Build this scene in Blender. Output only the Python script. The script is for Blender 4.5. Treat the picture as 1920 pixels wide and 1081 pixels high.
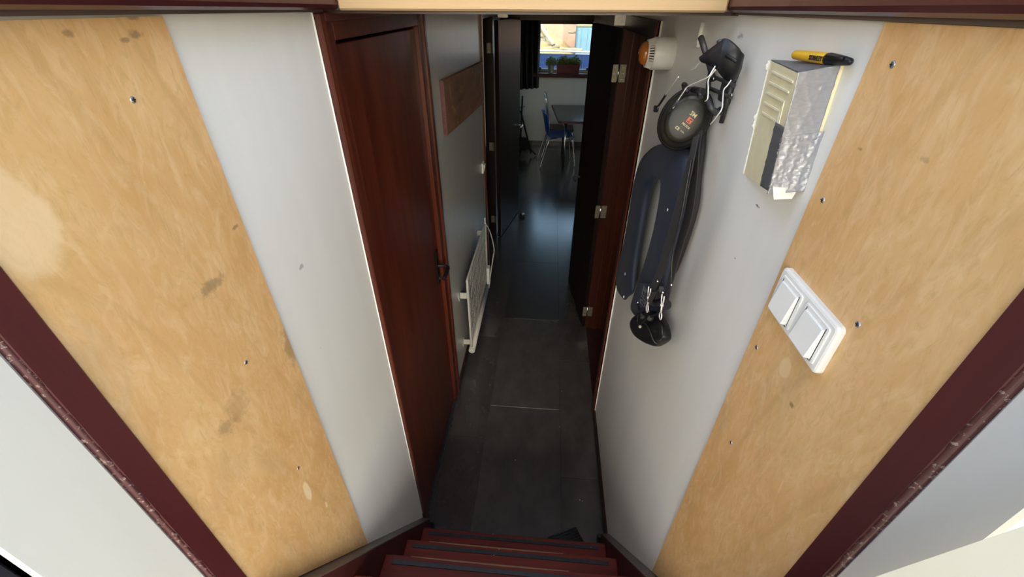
import bpy, math, random
from mathutils import Vector, Matrix, Quaternion
random.seed(7)
for o in list(bpy.data.objects): bpy.data.objects.remove(o)
scene = bpy.context.scene
COL = scene.collection
# ------------------------------------------------------------------ camera
CAMZ = 2.2
VPX, VPY, VVX, VVY = 1040.0, 0.0, 955.0, 1700.0      # vanishing points of the passage and of the verticals
_a = (VPX - 960, VPY - 540.5); _b = (VVX - 960, VVY - 540.5)
FPX = math.sqrt(-(_a[0] * _b[0] + _a[1] * _b[1]))
_d = Vector((_a[0], -_a[1], -FPX)).normalized()
_u = -Vector((_b[0], -_b[1], -FPX)).normalized()
_r = _d.cross(_u)
ROT = Matrix((_r, _d, _u))
cam_data = bpy.data.cameras.new('camera')
cam_data.sensor_fit = 'HORIZONTAL'; cam_data.sensor_width = 36.0
cam_data.lens = FPX / 1920 * 36.0; cam_data.clip_start = 0.01; cam_data.clip_end = 200
cam = bpy.data.objects.new('camera', cam_data); COL.objects.link(cam)
cam.matrix_world = Matrix.Translation((0, 0, CAMZ)) @ ROT.to_4x4()
scene.camera = cam
# ------------------------------------------------------------------ world / light / exposure
world = bpy.data.worlds.new('overcast_sky'); scene.world = world; world.use_nodes = True
wn = world.node_tree; wn.nodes.clear()
wo = wn.nodes.new('ShaderNodeOutputWorld'); wb = wn.nodes.new('ShaderNodeBackground')
sky = wn.nodes.new('ShaderNodeTexSky'); sky.sky_type = 'NISHITA'; sky.sun_disc = False
sky.sun_elevation = math.radians(45); sky.sun_rotation = math.radians(177); sky.air_density = 1.0; sky.dust_density = 3.0; sky.ozone_density = 1.0
bal = wn.nodes.new('ShaderNodeMix'); bal.data_type = 'RGBA'; bal.blend_type = 'MULTIPLY'; bal.inputs[0].default_value = 1.0
bal.inputs[7].default_value = (1.05, 1.02, 0.87, 1); wn.links.new(sky.outputs[0], bal.inputs[6])   # white balance of the daylight
wn.links.new(bal.outputs[2], wb.inputs['Color']); wb.inputs['Strength'].default_value = 0.45
wn.links.new(wb.outputs[0], wo.inputs[0])
sun_data = bpy.data.lights.new('sun', 'SUN'); sun_data.energy = 0.6; sun_data.angle = math.radians(0.6); sun_data.color = (1.0, 0.95, 0.86)
sun = bpy.data.objects.new('sun', sun_data); COL.objects.link(sun)
sun.rotation_euler = Vector((-0.03, 0.68, -0.72)).to_track_quat('-Z', 'Y').to_euler()
scene.view_settings.view_transform = 'Standard'; scene.view_settings.look = 'None'
scene.view_settings.gamma = 1.0; scene.view_settings.use_curve_mapping = False
scene.view_settings.exposure = 1.28
scene.cycles.max_bounces = 14; scene.cycles.diffuse_bounces = 8; scene.cycles.glossy_bounces = 6
scene.cycles.transparent_max_bounces = 12

# pixel of the photograph -> point on a plane of the real place (used only to take measurements)
def _ray(px, py): return ROT @ Vector((px - 960, -(py - 540.5), -FPX))
O3 = Vector((0, 0, CAMZ))
def aX(px, py, x): v = _ray(px, py); return O3 + v * (x / v.x)
def aY(px, py, y): v = _ray(px, py); return O3 + v * (y / v.y)
def aZ(px, py, z): v = _ray(px, py); return O3 + v * ((z - CAMZ) / v.z)

XL, XR = -0.5225, 0.388         # faces of the passage walls
ZC = 2.176                      # ceiling
YB = 1.085                      # front beam of the hatch
YROOM, YFAR = 4.95, 7.90        # start of the far room, far wall

# ------------------------------------------------------------------ material helpers
def mat_base(name):
    m = bpy.data.materials.new(name); m.use_nodes = True
    nt = m.node_tree; b = nt.nodes['Principled BSDF']
    return m, nt, b
def N(nt, t, **kw):
    n = nt.nodes.new(t)
    for k, v in kw.items(): setattr(n, k, v)
    return n
def ramp(nt, fac, stops, interp='LINEAR'):
    r = N(nt, 'ShaderNodeValToRGB'); r.color_ramp.interpolation = interp
    el = r.color_ramp.elements
    while len(el) < len(stops): el.new(0.5)
    for e, (p, c) in zip(el, stops):
        e.position = p; e.color = (c[0], c[1], c[2], 1) if len(c) == 3 else c
    nt.links.new(fac, r.inputs[0]); return r.outputs[0]
def coords(nt, scale, world_space=True, rot=(0, 0, 0), loc=(0, 0, 0)):
    if world_space:
        g = N(nt, 'ShaderNodeNewGeometry'); src = g.outputs['Position']
    else:
        g = N(nt, 'ShaderNodeTexCoord'); src = g.outputs['Object']
    mp = N(nt, 'ShaderNodeMapping'); mp.inputs['Scale'].default_value = scale
    mp.inputs['Rotation'].default_value = rot; mp.inputs['Location'].default_value = loc
    nt.links.new(src, mp.inputs[0]); return mp.outputs[0]
def noise(nt, vec, scale=1, detail=4, rough=0.55, dist=0.0):
    n = N(nt, 'ShaderNodeTexNoise'); n.inputs['Scale'].default_value = scale
    n.inputs['Detail'].default_value = detail; n.inputs['Roughness'].default_value = rough
    n.inputs['Distortion'].default_value = dist
    nt.links.new(vec, n.inputs['Vector']); return n.outputs['Fac']
def mix(nt, fac, a, b, mode='MIX'):
    n = N(nt, 'ShaderNodeMix', data_type='RGBA', blend_type=mode)
    for i, v in ((0, fac), (6, a), (7, b)):
        if hasattr(v, 'is_output'): nt.links.new(v, n.inputs[i])
        elif i == 0: n.inputs[0].default_value = v
        else: n.inputs[i].default_value = (v[0], v[1], v[2], 1)
    return n.outputs[2]
def bump(nt, b, height, strength=0.2, dist=0.002):
    n = N(nt, 'ShaderNodeBump'); n.inputs['Strength'].default_value = strength
    n.inputs['Distance'].default_value = dist
    nt.links.new(height, n.inputs['Height']); nt.links.new(n.outputs[0], b.inputs['Normal'])
def simple(name, col, rough=0.5, metal=0.0, var=0.12, scale=30, bmp=0.1, coat=0.0, spec=0.5, world_space=False):
    m, nt, b = mat_base(name)
    v = coords(nt, (1, 1, 1), world_space)
    f = noise(nt, v, scale, 5)
    lo = [c * (1 - var) for c in col]; hi = [min(1, c * (1 + var)) for c in col]
    nt.links.new(ramp(nt, f, [(0.3, lo), (0.7, hi)]), b.inputs['Base Color'])
    b.inputs['Roughness'].default_value = rough; b.inputs['Metallic'].default_value = metal
    b.inputs['Coat Weight'].default_value = coat; b.inputs['Coat Roughness'].default_value = 0.12
    b.inputs['Specular IOR Level'].default_value = spec
    if bmp: bump(nt, b, f, bmp, 0.001)
    return m
def wood(name, dark, light, axis='z', rough=0.3, coat=0.5, fine=70, stretch=2.0, bmp=0.08, spec=0.5, wear=None):
    m, nt, b = mat_base(name)
    sc = {'z': (fine, fine, stretch), 'y': (fine, stretch, fine), 'x': (stretch, fine, fine)}[axis]
    v = coords(nt, sc)
    f1 = noise(nt, v, 1, 6, 0.6, 0.3)
    sc2 = tuple(s * 0.18 if s == fine else s * 0.5 for s in sc)
    f2 = noise(nt, coords(nt, sc2), 1, 3, 0.5, 0.6)
    mul = N(nt, 'ShaderNodeMath', operation='ADD'); mul.use_clamp = False
    nt.links.new(f1, mul.inputs[0]); nt.links.new(f2, mul.inputs[1])
    h = N(nt, 'ShaderNodeMath', operation='MULTIPLY'); nt.links.new(mul.outputs[0], h.inputs[0]); h.inputs[1].default_value = 0.5
    c = ramp(nt, h.outputs[0], [(0.33, dark), (0.66, light)])
    if wear:
        w = noise(nt, coords(nt, (wear[1], wear[1], wear[1])), 1, 6, 0.7)
        c = mix(nt, ramp(nt, w, [(wear[2], (0, 0, 0)), (wear[2] + 0.03, (1, 1, 1))]), c, wear[0])
    nt.links.new(c, b.inputs['Base Color'])
    b.inputs['Roughness'].default_value = rough; b.inputs['Coat Weight'].default_value = coat
    b.inputs['Coat Roughness'].default_value = 0.1; b.inputs['Specular IOR Level'].default_value = spec
    bump(nt, b, f1, bmp, 0.001)
    return m
def blob_mask(nt, vec, c, r, rough=0.5, nscale=40, edge=(0.75, 1.0)):
    """soft-edged elliptical stain around world point c with radii r"""
    s = N(nt, 'ShaderNodeVectorMath', operation='SUBTRACT'); nt.links.new(vec, s.inputs[0]); s.inputs[1].default_value = c
    d = N(nt, 'ShaderNodeVectorMath', operation='DIVIDE'); nt.links.new(s.outputs[0], d.inputs[0]); d.inputs[1].default_value = r
    l = N(nt, 'ShaderNodeVectorMath', operation='LENGTH'); nt.links.new(d.outputs[0], l.inputs[0])
    n = noise(nt, vec, nscale, 4, 0.7)
    a = N(nt, 'ShaderNodeMath', operation='MULTIPLY_ADD'); nt.links.new(n, a.inputs[0]); a.inputs[1].default_value = rough
    nt.links.new(l.outputs['Value'], a.inputs[2])
    mr = N(nt, 'ShaderNodeMapRange', interpolation_type='SMOOTHSTEP'); nt.links.new(a.outputs[0], mr.inputs[0])
    mr.inputs[1].default_value = edge[0]; mr.inputs[2].default_value = edge[1]; mr.inputs[3].default_value = 1; mr.inputs[4].default_value = 0
    return mr.outputs[0]
def scaled(nt, val, k):
    n = N(nt, 'ShaderNodeMath', operation='MULTIPLY'); nt.links.new(val, n.inputs[0]); n.inputs[1].default_value = k
    return n.outputs[0]

M = {}
def wall_paint(name, col, rough, ripple, scuffs=()):
    m, nt, b = mat_base(name)
    g = N(nt, 'ShaderNodeNewGeometry').outputs['Position']
    f = noise(nt, coords(nt, (14, 14, 2.2)), 1, 5)
    c = ramp(nt, f, [(0.3, [x * 0.95 for x in col]), (0.7, col)])
    sp = noise(nt, coords(nt, (60, 60, 60)), 1, 3, 0.6)
    c = mix(nt, scaled(nt, ramp(nt, sp, [(0.76, (0, 0, 0)), (0.79, (1, 1, 1))]), 0.45), c, (0.2, 0.18, 0.16))
    for (p, r, k) in scuffs:
        c = mix(nt, scaled(nt, blob_mask(nt, g, p, r, 1.6, 90, (1.0, 1.35)), k), c, (0.12, 0.11, 0.10))
    nt.links.new(c, b.inputs['Base Color'])
    b.inputs['Roughness'].default_value = rough
    n2 = noise(nt, coords(nt, (45, 45, 6)), 1, 4, 0.6)
    bump(nt, b, n2, ripple, 0.002)
    return m
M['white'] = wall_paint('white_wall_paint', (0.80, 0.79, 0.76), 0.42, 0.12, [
    (tuple(aX(565, 500, XL)), (0.05, 0.022, 0.012), 0.5), (tuple(aX(1420, 386, XR)), (0.05, 0.016, 0.005), 0.9),
    (tuple(aX(1378, 484, XR)), (0.05, 0.006, 0.004), 0.9), (tuple(aX(1388, 68, XR)), (0.05, 0.03, 0.012), 0.55),
    (tuple(aX(1300, 580, XR)), (0.05, 0.004, 0.004), 0.9)])
M['white_gloss'] = wall_paint('brushed_white_gloss_paint', (0.70, 0.70, 0.67), 0.26, 0.8)
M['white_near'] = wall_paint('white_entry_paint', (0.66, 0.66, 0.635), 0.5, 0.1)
M['grey_wall'] = wall_paint('off_white_room_paint', (0.70, 0.71, 0.69), 0.5, 0.1)

def plywood(name, blobs, stains, seed):
    m, nt, b = mat_base(name)
    g = N(nt, 'ShaderNodeNewGeometry').outputs['Position']
    v = coords(nt, (6, 7, 3.2), loc=(seed, seed, 0))
    f = noise(nt, v, 1, 7, 0.62, 0.8)
    c = ramp(nt, f, [(0.25, (0.58, 0.325, 0.115)), (0.45, (0.66, 0.39, 0.165)), (0.6, (0.70, 0.435, 0.195)), (0.8, (0.75, 0.50, 0.26))])
    # a few faint growth lines of the rotary-cut veneer
    w = N(nt, 'ShaderNodeTexWave', wave_type='RINGS', rings_direction='X'); w.inputs['Scale'].default_value = 0.9
    w.inputs['Distortion'].default_value = 5; w.inputs['Detail'].default_value = 2; w.inputs['Detail Scale'].default_value = 1.0
    nt.links.new(coords(nt, (1, 3.2, 0.9), loc=(seed * .3, seed, seed)), w.inputs['Vector'])
    c = mix(nt, scaled(nt, ramp(nt, w.outputs['Fac'], [(0.975, (0, 0, 0)), (1.0, (1, 1, 1))]), 0.30), c, (0.50, 0.30, 0.12))
    f3 = noise(nt, coords(nt, (42, 42, 15), loc=(0, 0, seed)), 1, 6, 0.65, 1.2)
    c = mix(nt, scaled(nt, ramp(nt, f3, [(0.45, (0, 0, 0)), (0.75, (1, 1, 1))]), 0.6), c, (0.82, 0.59, 0.34))
    f4 = noise(nt, coords(nt, (70, 70, 28), loc=(seed, 0, seed)), 1, 5, 0.65, 1.5)
    c = mix(nt, scaled(nt, ramp(nt, f4, [(0.50, (0, 0, 0)), (0.72, (1, 1, 1))]), 0.62), c, (0.55, 0.33, 0.115))
    gr = noise(nt, coords(nt, (7, 7, 3.5), loc=(3, seed, 5)), 1, 6, 0.65, 0.8)
    c = mix(nt, scaled(nt, ramp(nt, gr, [(0.54, (0, 0, 0)), (0.8, (1, 1, 1))]), 0.5), c, (0.40, 0.29, 0.17))
    for (p, r, k) in blobs: c = mix(nt, scaled(nt, blob_mask(nt, g, p, r, 0.35, 30), k), c, (0.88, 0.70, 0.44))
    for (p, r, k) in stains: c = mix(nt, scaled(nt, blob_mask(nt, g, p, r, 1.5, 60, (1.0, 1.5)), k), c, (0.17, 0.12, 0.07))
    nt.links.new(c, b.inputs['Base Color']); b.inputs['Roughness'].default_value = 0.5
    bump(nt, b, f3, 0.06, 0.001)
    return m
_p = lambda px, py: tuple(aX(px, py, XL))
_q = lambda px, py: tuple(aX(px, py, XR))
M['ply_left'] = plywood('birch_plywood_worn', [
    (_p(20, 420), (0.1, 0.05, 0.085), 0.42), (_p(572, 920), (0.1, 0.014, 0.05), 0.75), (_p(608, 945), (0.1, 0.006, 0.018), 0.7)],
    [(_p(248, 64), (0.1, 0.020, 0.009), 0.6), (_p(226, 75), (0.1, 0.012, 0.005), 0.6), (_p(240, 32), (0.1, 0.015, 0.006), 0.6), (_p(118, 62), (0.1, 0.012, 0.007), 0.55),
     (_p(435, 425), (0.1, 0.016, 0.006), 0.6), (_p(420, 800), (0.1, 0.03, 0.03), 0.4), (_p(390, 535), (0.1, 0.05, 0.02), 0.5), (_p(540, 650), (0.1, 0.035, 0.08), 0.45), (_p(440, 760), (0.1, 0.05, 0.05), 0.25)], 1.7)
M['ply_right'] = plywood('birch_plywood_clean', [(_q(1480, 690), (0.1, 0.02, 0.025), 0.4)],
    [(_q(1492, 760), (0.1, 0.008, 0.008), 0.7), (_q(1622, 280), (0.1, 0.008, 0.004), 0.6), (_q(1745, 300), (0.1, 0.01, 0.005), 0.35)], 5.3)
M['mahogany'] = wood('varnished_mahogany', (0.055, 0.010, 0.005), (0.150, 0.032, 0.014), 'z', 0.32, 0.22, 60, 1.6, spec=0.35)
M['mahogany_frame'] = wood('varnished_mahogany_frame', (0.055, 0.012, 0.007), (0.125, 0.029, 0.014), 'z', 0.32, 0.25, 90, 2, spec=0.35)
M['mahogany_shaded'] = wood('shaded_varnished_mahogany', (0.030, 0.007, 0.004), (0.075, 0.017, 0.009), 'z', 0.32, 0.22, 60, 1.6, spec=0.35)  # mahogany copy darkened to paint in the shade on the right far jamb
M['dark_door'] = wood('dark_brown_veneer', (0.010, 0.006, 0.005), (0.022, 0.012, 0.010), 'z', 0.36, 0.04, 60, 1.6, spec=0.2)
M['maroon'] = wood('maroon_gloss_paint', (0.060, 0.011, 0.013), (0.085, 0.017, 0.018), 'z', 0.38, 0.1, 40, 3, spec=0.3)
M['maroon_h'] = wood('maroon_gloss_paint_rail', (0.050, 0.010, 0.012), (0.075, 0.016, 0.017), 'y', 0.32, 0.2, 40, 3, spec=0.3)
M['chipped'] = wood('chipped_maroon_edge', (0.07, 0.02, 0.02), (0.10, 0.03, 0.03), 'z', 0.4, 0.2, 60, 3, wear=((0.30, 0.22, 0.19), 140, 0.57))
M['pine'] = wood('bare_pine', (0.33, 0.225, 0.12), (0.43, 0.31, 0.185), 'x', 0.55, 0.0, 60, 2)
M['tread'] = wood('red_varnished_tread', (0.095, 0.013, 0.009), (0.19, 0.028, 0.018), 'x', 0.5, 0.04, 60, 3, spec=0.25)
M['worn_edge'] = wood('worn_bare_edge', (0.22, 0.12, 0.06), (0.33, 0.19, 0.09), 'x', 0.6, 0.0, 60, 6)
M['stringer'] = wood('dark_stringer', (0.035, 0.008, 0.007), (0.065, 0.015, 0.013), 'y', 0.45, 0.1, 50, 3, spec=0.3)
M['stringer_top'] = wood('grey_worn_stringer_edge', (0.085, 0.060, 0.052), (0.13, 0.095, 0.082), 'y', 0.45, 0.2, 40, 3)
M['board'] = wood('weathered_board', (0.22, 0.095, 0.06), (0.50, 0.26, 0.16), 'y', 0.55, 0.03, 18, 3, spec=0.2, wear=((0.46, 0.29, 0.11), 8, 0.58))
M['board_edge'] = simple('red_brown_board_edge', (0.12, 0.04, 0.035), 0.45, var=0.3, scale=40)
M['baseboard'] = simple('dark_baseboard', (0.03, 0.012, 0.01), 0.35, var=0.3, scale=20)
# floor vinyl: each tile has its own tone
def vinyl():
    m, nt, b = mat_base('charcoal_vinyl_tile')
    oi = N(nt, 'ShaderNodeObjectInfo')
    f = noise(nt, coords(nt, (9, 5, 9)), 1, 6, 0.65)
    f2 = noise(nt, coords(nt, (130, 130, 130)), 1, 3, 0.7)
    c = ramp(nt, f, [(0.3, (0.040, 0.040, 0.043)), (0.7, (0.066, 0.064, 0.065))])
    c2 = mix(nt, 1.0, c, ramp(nt, oi.outputs['Random'], [(0, (0.72, 0.72, 0.75)), (1, (1.25, 1.22, 1.2))]), 'MULTIPLY')
    c2 = mix(nt, scaled(nt, ramp(nt, f2, [(0.55, (0, 0, 0)), (0.8, (1, 1, 1))]), 0.25), c2, (0.07, 0.068, 0.066))
    nt.links.new(c2, b.inputs['Base Color'])
    b.inputs['Roughness'].default_value = 0.26; b.inputs['Coat Weight'].default_value = 0.9; b.inputs['Coat Roughness'].default_value = 0.2
    b.inputs['Specular IOR Level'].default_value = 0.9
    bump(nt, b, f2, 0.05, 0.0005)
    return m
M['vinyl'] = vinyl()
M['black_rubber'] = simple('black_rubber', (0.018, 0.018, 0.02), 0.6, var=0.4, scale=120, bmp=0.3)
M['strip'] = simple('grey_black_grip_strip', (0.024, 0.026, 0.031), 0.35, var=0.3, scale=80, bmp=0.2)
M['black_plastic'] = simple('black_plastic', (0.009, 0.009, 0.011), 0.38, var=0.25, scale=60, spec=0.35)
M['cup_plastic'] = simple('dark_olive_shell', (0.012, 0.012, 0.009), 0.38, var=0.25, scale=30, spec=0.3)
M['leather'] = simple('black_leatherette', (0.008, 0.008, 0.010), 0.42, var=0.3, scale=90, bmp=0.25, spec=0.35)
M['hook_metal'] = simple('dark_grey_hook', (0.030, 0.030, 0.034), 0.45, var=0.25, scale=50)
M['white_plastic'] = simple('white_plastic', (0.80, 0.80, 0.78), 0.35, var=0.03, scale=15, bmp=0.02)
M['heater_white'] = simple('white_enamel', (0.62, 0.61, 0.57), 0.35, var=0.05, scale=20, bmp=0.02)
M['alarm_white'] = simple('off_white_plastic', (0.62, 0.60, 0.58), 0.4, var=0.05, scale=25, bmp=0.02)
M['cream'] = simple('cream_plastic', (0.90, 0.81, 0.52), 0.45, var=0.05, scale=25, bmp=0.03)
M['cream_light'] = simple('cream_plastic_rib', (0.95, 0.89, 0.66), 0.45, var=0.04, scale=25, bmp=0.02)
M['foam'] = simple('ragged_white_foam', (0.75, 0.74, 0.68), 0.8, var=0.1, scale=60, bmp=0.4)
def tape(name, col, rough):
    m, nt, b = mat_base(name)
    f = noise(nt, coords(nt, (40, 40, 150)), 1, 5, 0.6, 0.8)
    nt.links.new(ramp(nt, f, [(0.3, [c * 0.85 for c in col]), (0.7, col)]), b.inputs['Base Color'])
    b.inputs['Metallic'].default_value = 0.3; b.inputs['Roughness'].default_value = rough
    bump(nt, b, f, 0.6, 0.002); return m
M['tape'] = tape('silver_duct_tape', (0.36, 0.37, 0.41), 0.26)
M['tape_dark'] = tape('dull_duct_tape', (0.17, 0.17, 0.18), 0.5)
M['yellow'] = simple('yellow_plastic', (0.80, 0.46, 0.02), 0.35, var=0.05, scale=20, bmp=0.02)
M['steel'] = simple('chrome_steel', (0.75, 0.75, 0.76), 0.18, 1.0, var=0.05, scale=20, bmp=0)
M['wire'] = simple('bright_wire', (0.80, 0.79, 0.78), 0.3, 0.45, var=0.05, scale=20, bmp=0)
M['aluminium'] = simple('brushed_aluminium', (0.55, 0.55, 0.52), 0.4, 0.8, var=0.12, scale=60)
M['hinge'] = simple('dull_nickel_hinge', (0.26, 0.23, 0.17), 0.42, 0.7, var=0.3, scale=70)
M['brass_edge'] = simple('pale_brass_hinge', (0.62, 0.55, 0.42), 0.4, 0.6, var=0.2, scale=70)
M['screw'] = simple('zinc_screw', (0.42, 0.44, 0.48), 0.35, 0.8, var=0.3, scale=200)
M['slot'] = simple('dark_slot', (0.02, 0.02, 0.02), 0.7, var=0.1)
def amber():
    m, nt, b = mat_base('amber_lens')
    v = coords(nt, (1, 1, 1), False); f = noise(nt, v, 60, 3)
    nt.links.new(ramp(nt, f, [(0.3, (0.42, 0.12, 0.012)), (0.7, (0.55, 0.18, 0.02))]), b.inputs['Base Color'])
    b.inputs['Roughness'].default_value = 0.12; b.inputs['Transmission Weight'].default_value = 0.25; b.inputs['Coat Weight'].default_value = 0.6
    return m
M['amber'] = amber()
def fabric(name, col, rough=0.8, scale=400, b_=0.3, var=0.2):
    m, nt, b = mat_base(name)
    f = noise(nt, coords(nt, (1, 1, 1)), scale, 3, 0.6); f2 = noise(nt, coords(nt, (12, 12, 7)), 1, 4, 0.6, 0.5)
    nt.links.new(ramp(nt, f2, [(0.3, [c * (1 - var) for c in col]), (0.7, [c * (1 + var) for c in col])]), b.inputs['Base Color'])
    b.inputs['Roughness'].default_value = rough; b.inputs['Sheen Weight'].default_value = 0.03
    ad = N(nt, 'ShaderNodeMath', operation='MULTIPLY_ADD'); nt.links.new(f2, ad.inputs[0]); ad.inputs[1].default_value = 5; nt.links.new(f, ad.inputs[2])
    bump(nt, b, ad.outputs[0], b_, 0.002)
    return m
M['navy'] = fabric('navy_nylon', (0.013, 0.019, 0.042), 0.6, 700, 0.35)
M['webbing'] = fabric('black_webbing', (0.014, 0.013, 0.014), 0.7, 900, 0.3)
M['curtain'] = fabric('dark_grey_curtain', (0.018, 0.018, 0.022), 0.85, 500, 0.2)
M['print_grey'] = simple('grey_print', (0.10, 0.10, 0.11), 0.6, var=0.2, scale=400, bmp=0)
M['print_gold'] = simple('gold_print', (0.50, 0.42, 0.22), 0.5, var=0.2, scale=300, bmp=0)
M['print_red'] = simple('red_print', (0.50, 0.09, 0.035), 0.5, var=0.1, scale=200, bmp=0)
M['print_black'] = simple('black_print', (0.03, 0.025, 0.015), 0.6, var=0.1, bmp=0)
M['blue'] = simple('blue_plastic', (0.012, 0.085, 0.42), 0.35, var=0.08, scale=12, bmp=0.03)
M['dark_red_wood'] = simple('dark_red_chair_back', (0.09, 0.022, 0.015), 0.35, var=0.2, scale=25)
M['table_top'] = simple('dark_laminate', (0.035, 0.037, 0.042), 0.22, var=0.15, scale=40, bmp=0.02)
M['table_edge'] = simple('red_brown_table_edge', (0.14, 0.04, 0.03), 0.35, var=0.15, scale=30)
M['planter'] = simple('dark_red_planter', (0.10, 0.008, 0.016), 0.4, var=0.15, scale=20)
M['pot'] = simple('pale_green_pot', (0.42, 0.45, 0.33), 0.5, var=0.1, scale=20)
M['soil'] = simple('potting_soil', (0.03, 0.02, 0.012), 0.9, var=0.4, scale=90, bmp=0.6)
def leaf(name, a, bcol):
    m, nt, b = mat_base(name)
    f = noise(nt, coords(nt, (1, 1, 1)), 60, 3)
    nt.links.new(ramp(nt, f, [(0.3, a), (0.7, bcol)]), b.inputs['Base Color'])
    b.inputs['Roughness'].default_value = 0.5; b.inputs['Subsurface Weight'].default_value = 0.0
    return m
M['leaf'] = leaf('green_leaves', (0.10, 0.19, 0.04), (0.25, 0.36, 0.10))
M['leaf_grey'] = leaf('grey_green_leaves', (0.16, 0.24, 0.11), (0.34, 0.42, 0.24))
M['petal'] = leaf('white_petals', (0.7, 0.7, 0.68), (0.85, 0.83, 0.8))
M['hull_blue'] = simple('blue_hull_paint', (0.010, 0.028, 0.105), 0.45, var=0.12, scale=2.5, bmp=0.05, world_space=True)
M['hull_white'] = simple('white_hull_rail', (0.32, 0.33, 0.33), 0.4, var=0.05, scale=6, world_space=True)
M['tank'] = simple('light_blue_tank', (0.095, 0.19, 0.27), 0.5, var=0.12, scale=4, world_space=True)
M['tank_lid'] = simple('pale_yellow_lid', (0.55, 0.48, 0.22), 0.5, var=0.05, scale=8, world_space=True)
M['tarp'] = fabric('pink_brown_tarpaulin', (0.24, 0.135, 0.095), 0.8, 60, 0.4, 0.12)
M['sand'] = simple('yellow_sand', (0.25, 0.18, 0.075), 0.9, var=0.2, scale=14, bmp=0.5, world_space=True)
M['log'] = wood('grey_weathered_log', (0.12, 0.105, 0.08), (0.30, 0.27, 0.20), 'x', 0.8, 0.0, 30, 3)
M['water'] = simple('river_water', (0.05, 0.08, 0.08), 0.1, var=0.2, scale=3, bmp=0.4, world_space=True)
M['deck'] = simple('grey_deck_paint', (0.30, 0.30, 0.30), 0.6, var=0.1, scale=8, world_space=True)
M['shade_roof'] = simple('light_roof_paint', (0.50, 0.50, 0.48), 0.6, var=0.1, scale=8, world_space=True)
M['entry_dark'] = simple('navy_entry_door', (0.012, 0.012, 0.022), 0.4, var=0.15, scale=8)
M['entry_cream'] = simple('cream_entry_door', (0.90, 0.87, 0.72), 0.5, var=0.03, scale=8, bmp=0.02)
M['ceiling'] = simple('white_ceiling', (0.62, 0.62, 0.60), 0.5, var=0.05, scale=8, world_space=True)
M['dark_lining'] = simple('dark_side_room', (0.05, 0.045, 0.042), 0.6, var=0.15, scale=6, world_space=True)
def glass():
    m, nt, b = mat_base('window_glass'); nt.nodes.remove(b)
    t = N(nt, 'ShaderNodeBsdfTransparent'); g = N(nt, 'ShaderNodeBsdfGlossy'); g.inputs['Roughness'].default_value = 0.02
    t.inputs['Color'].default_value = (0.95, 0.98, 0.97, 1)
    x = N(nt, 'ShaderNodeMixShader'); x.inputs[0].default_value = 0.06
    nt.links.new(t.outputs[0], x.inputs[1]); nt.links.new(g.outputs[0], x.inputs[2])
    nt.links.new(x.outputs[0], nt.nodes['Material Output'].inputs[0]); return m
M['glass'] = glass()

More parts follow.
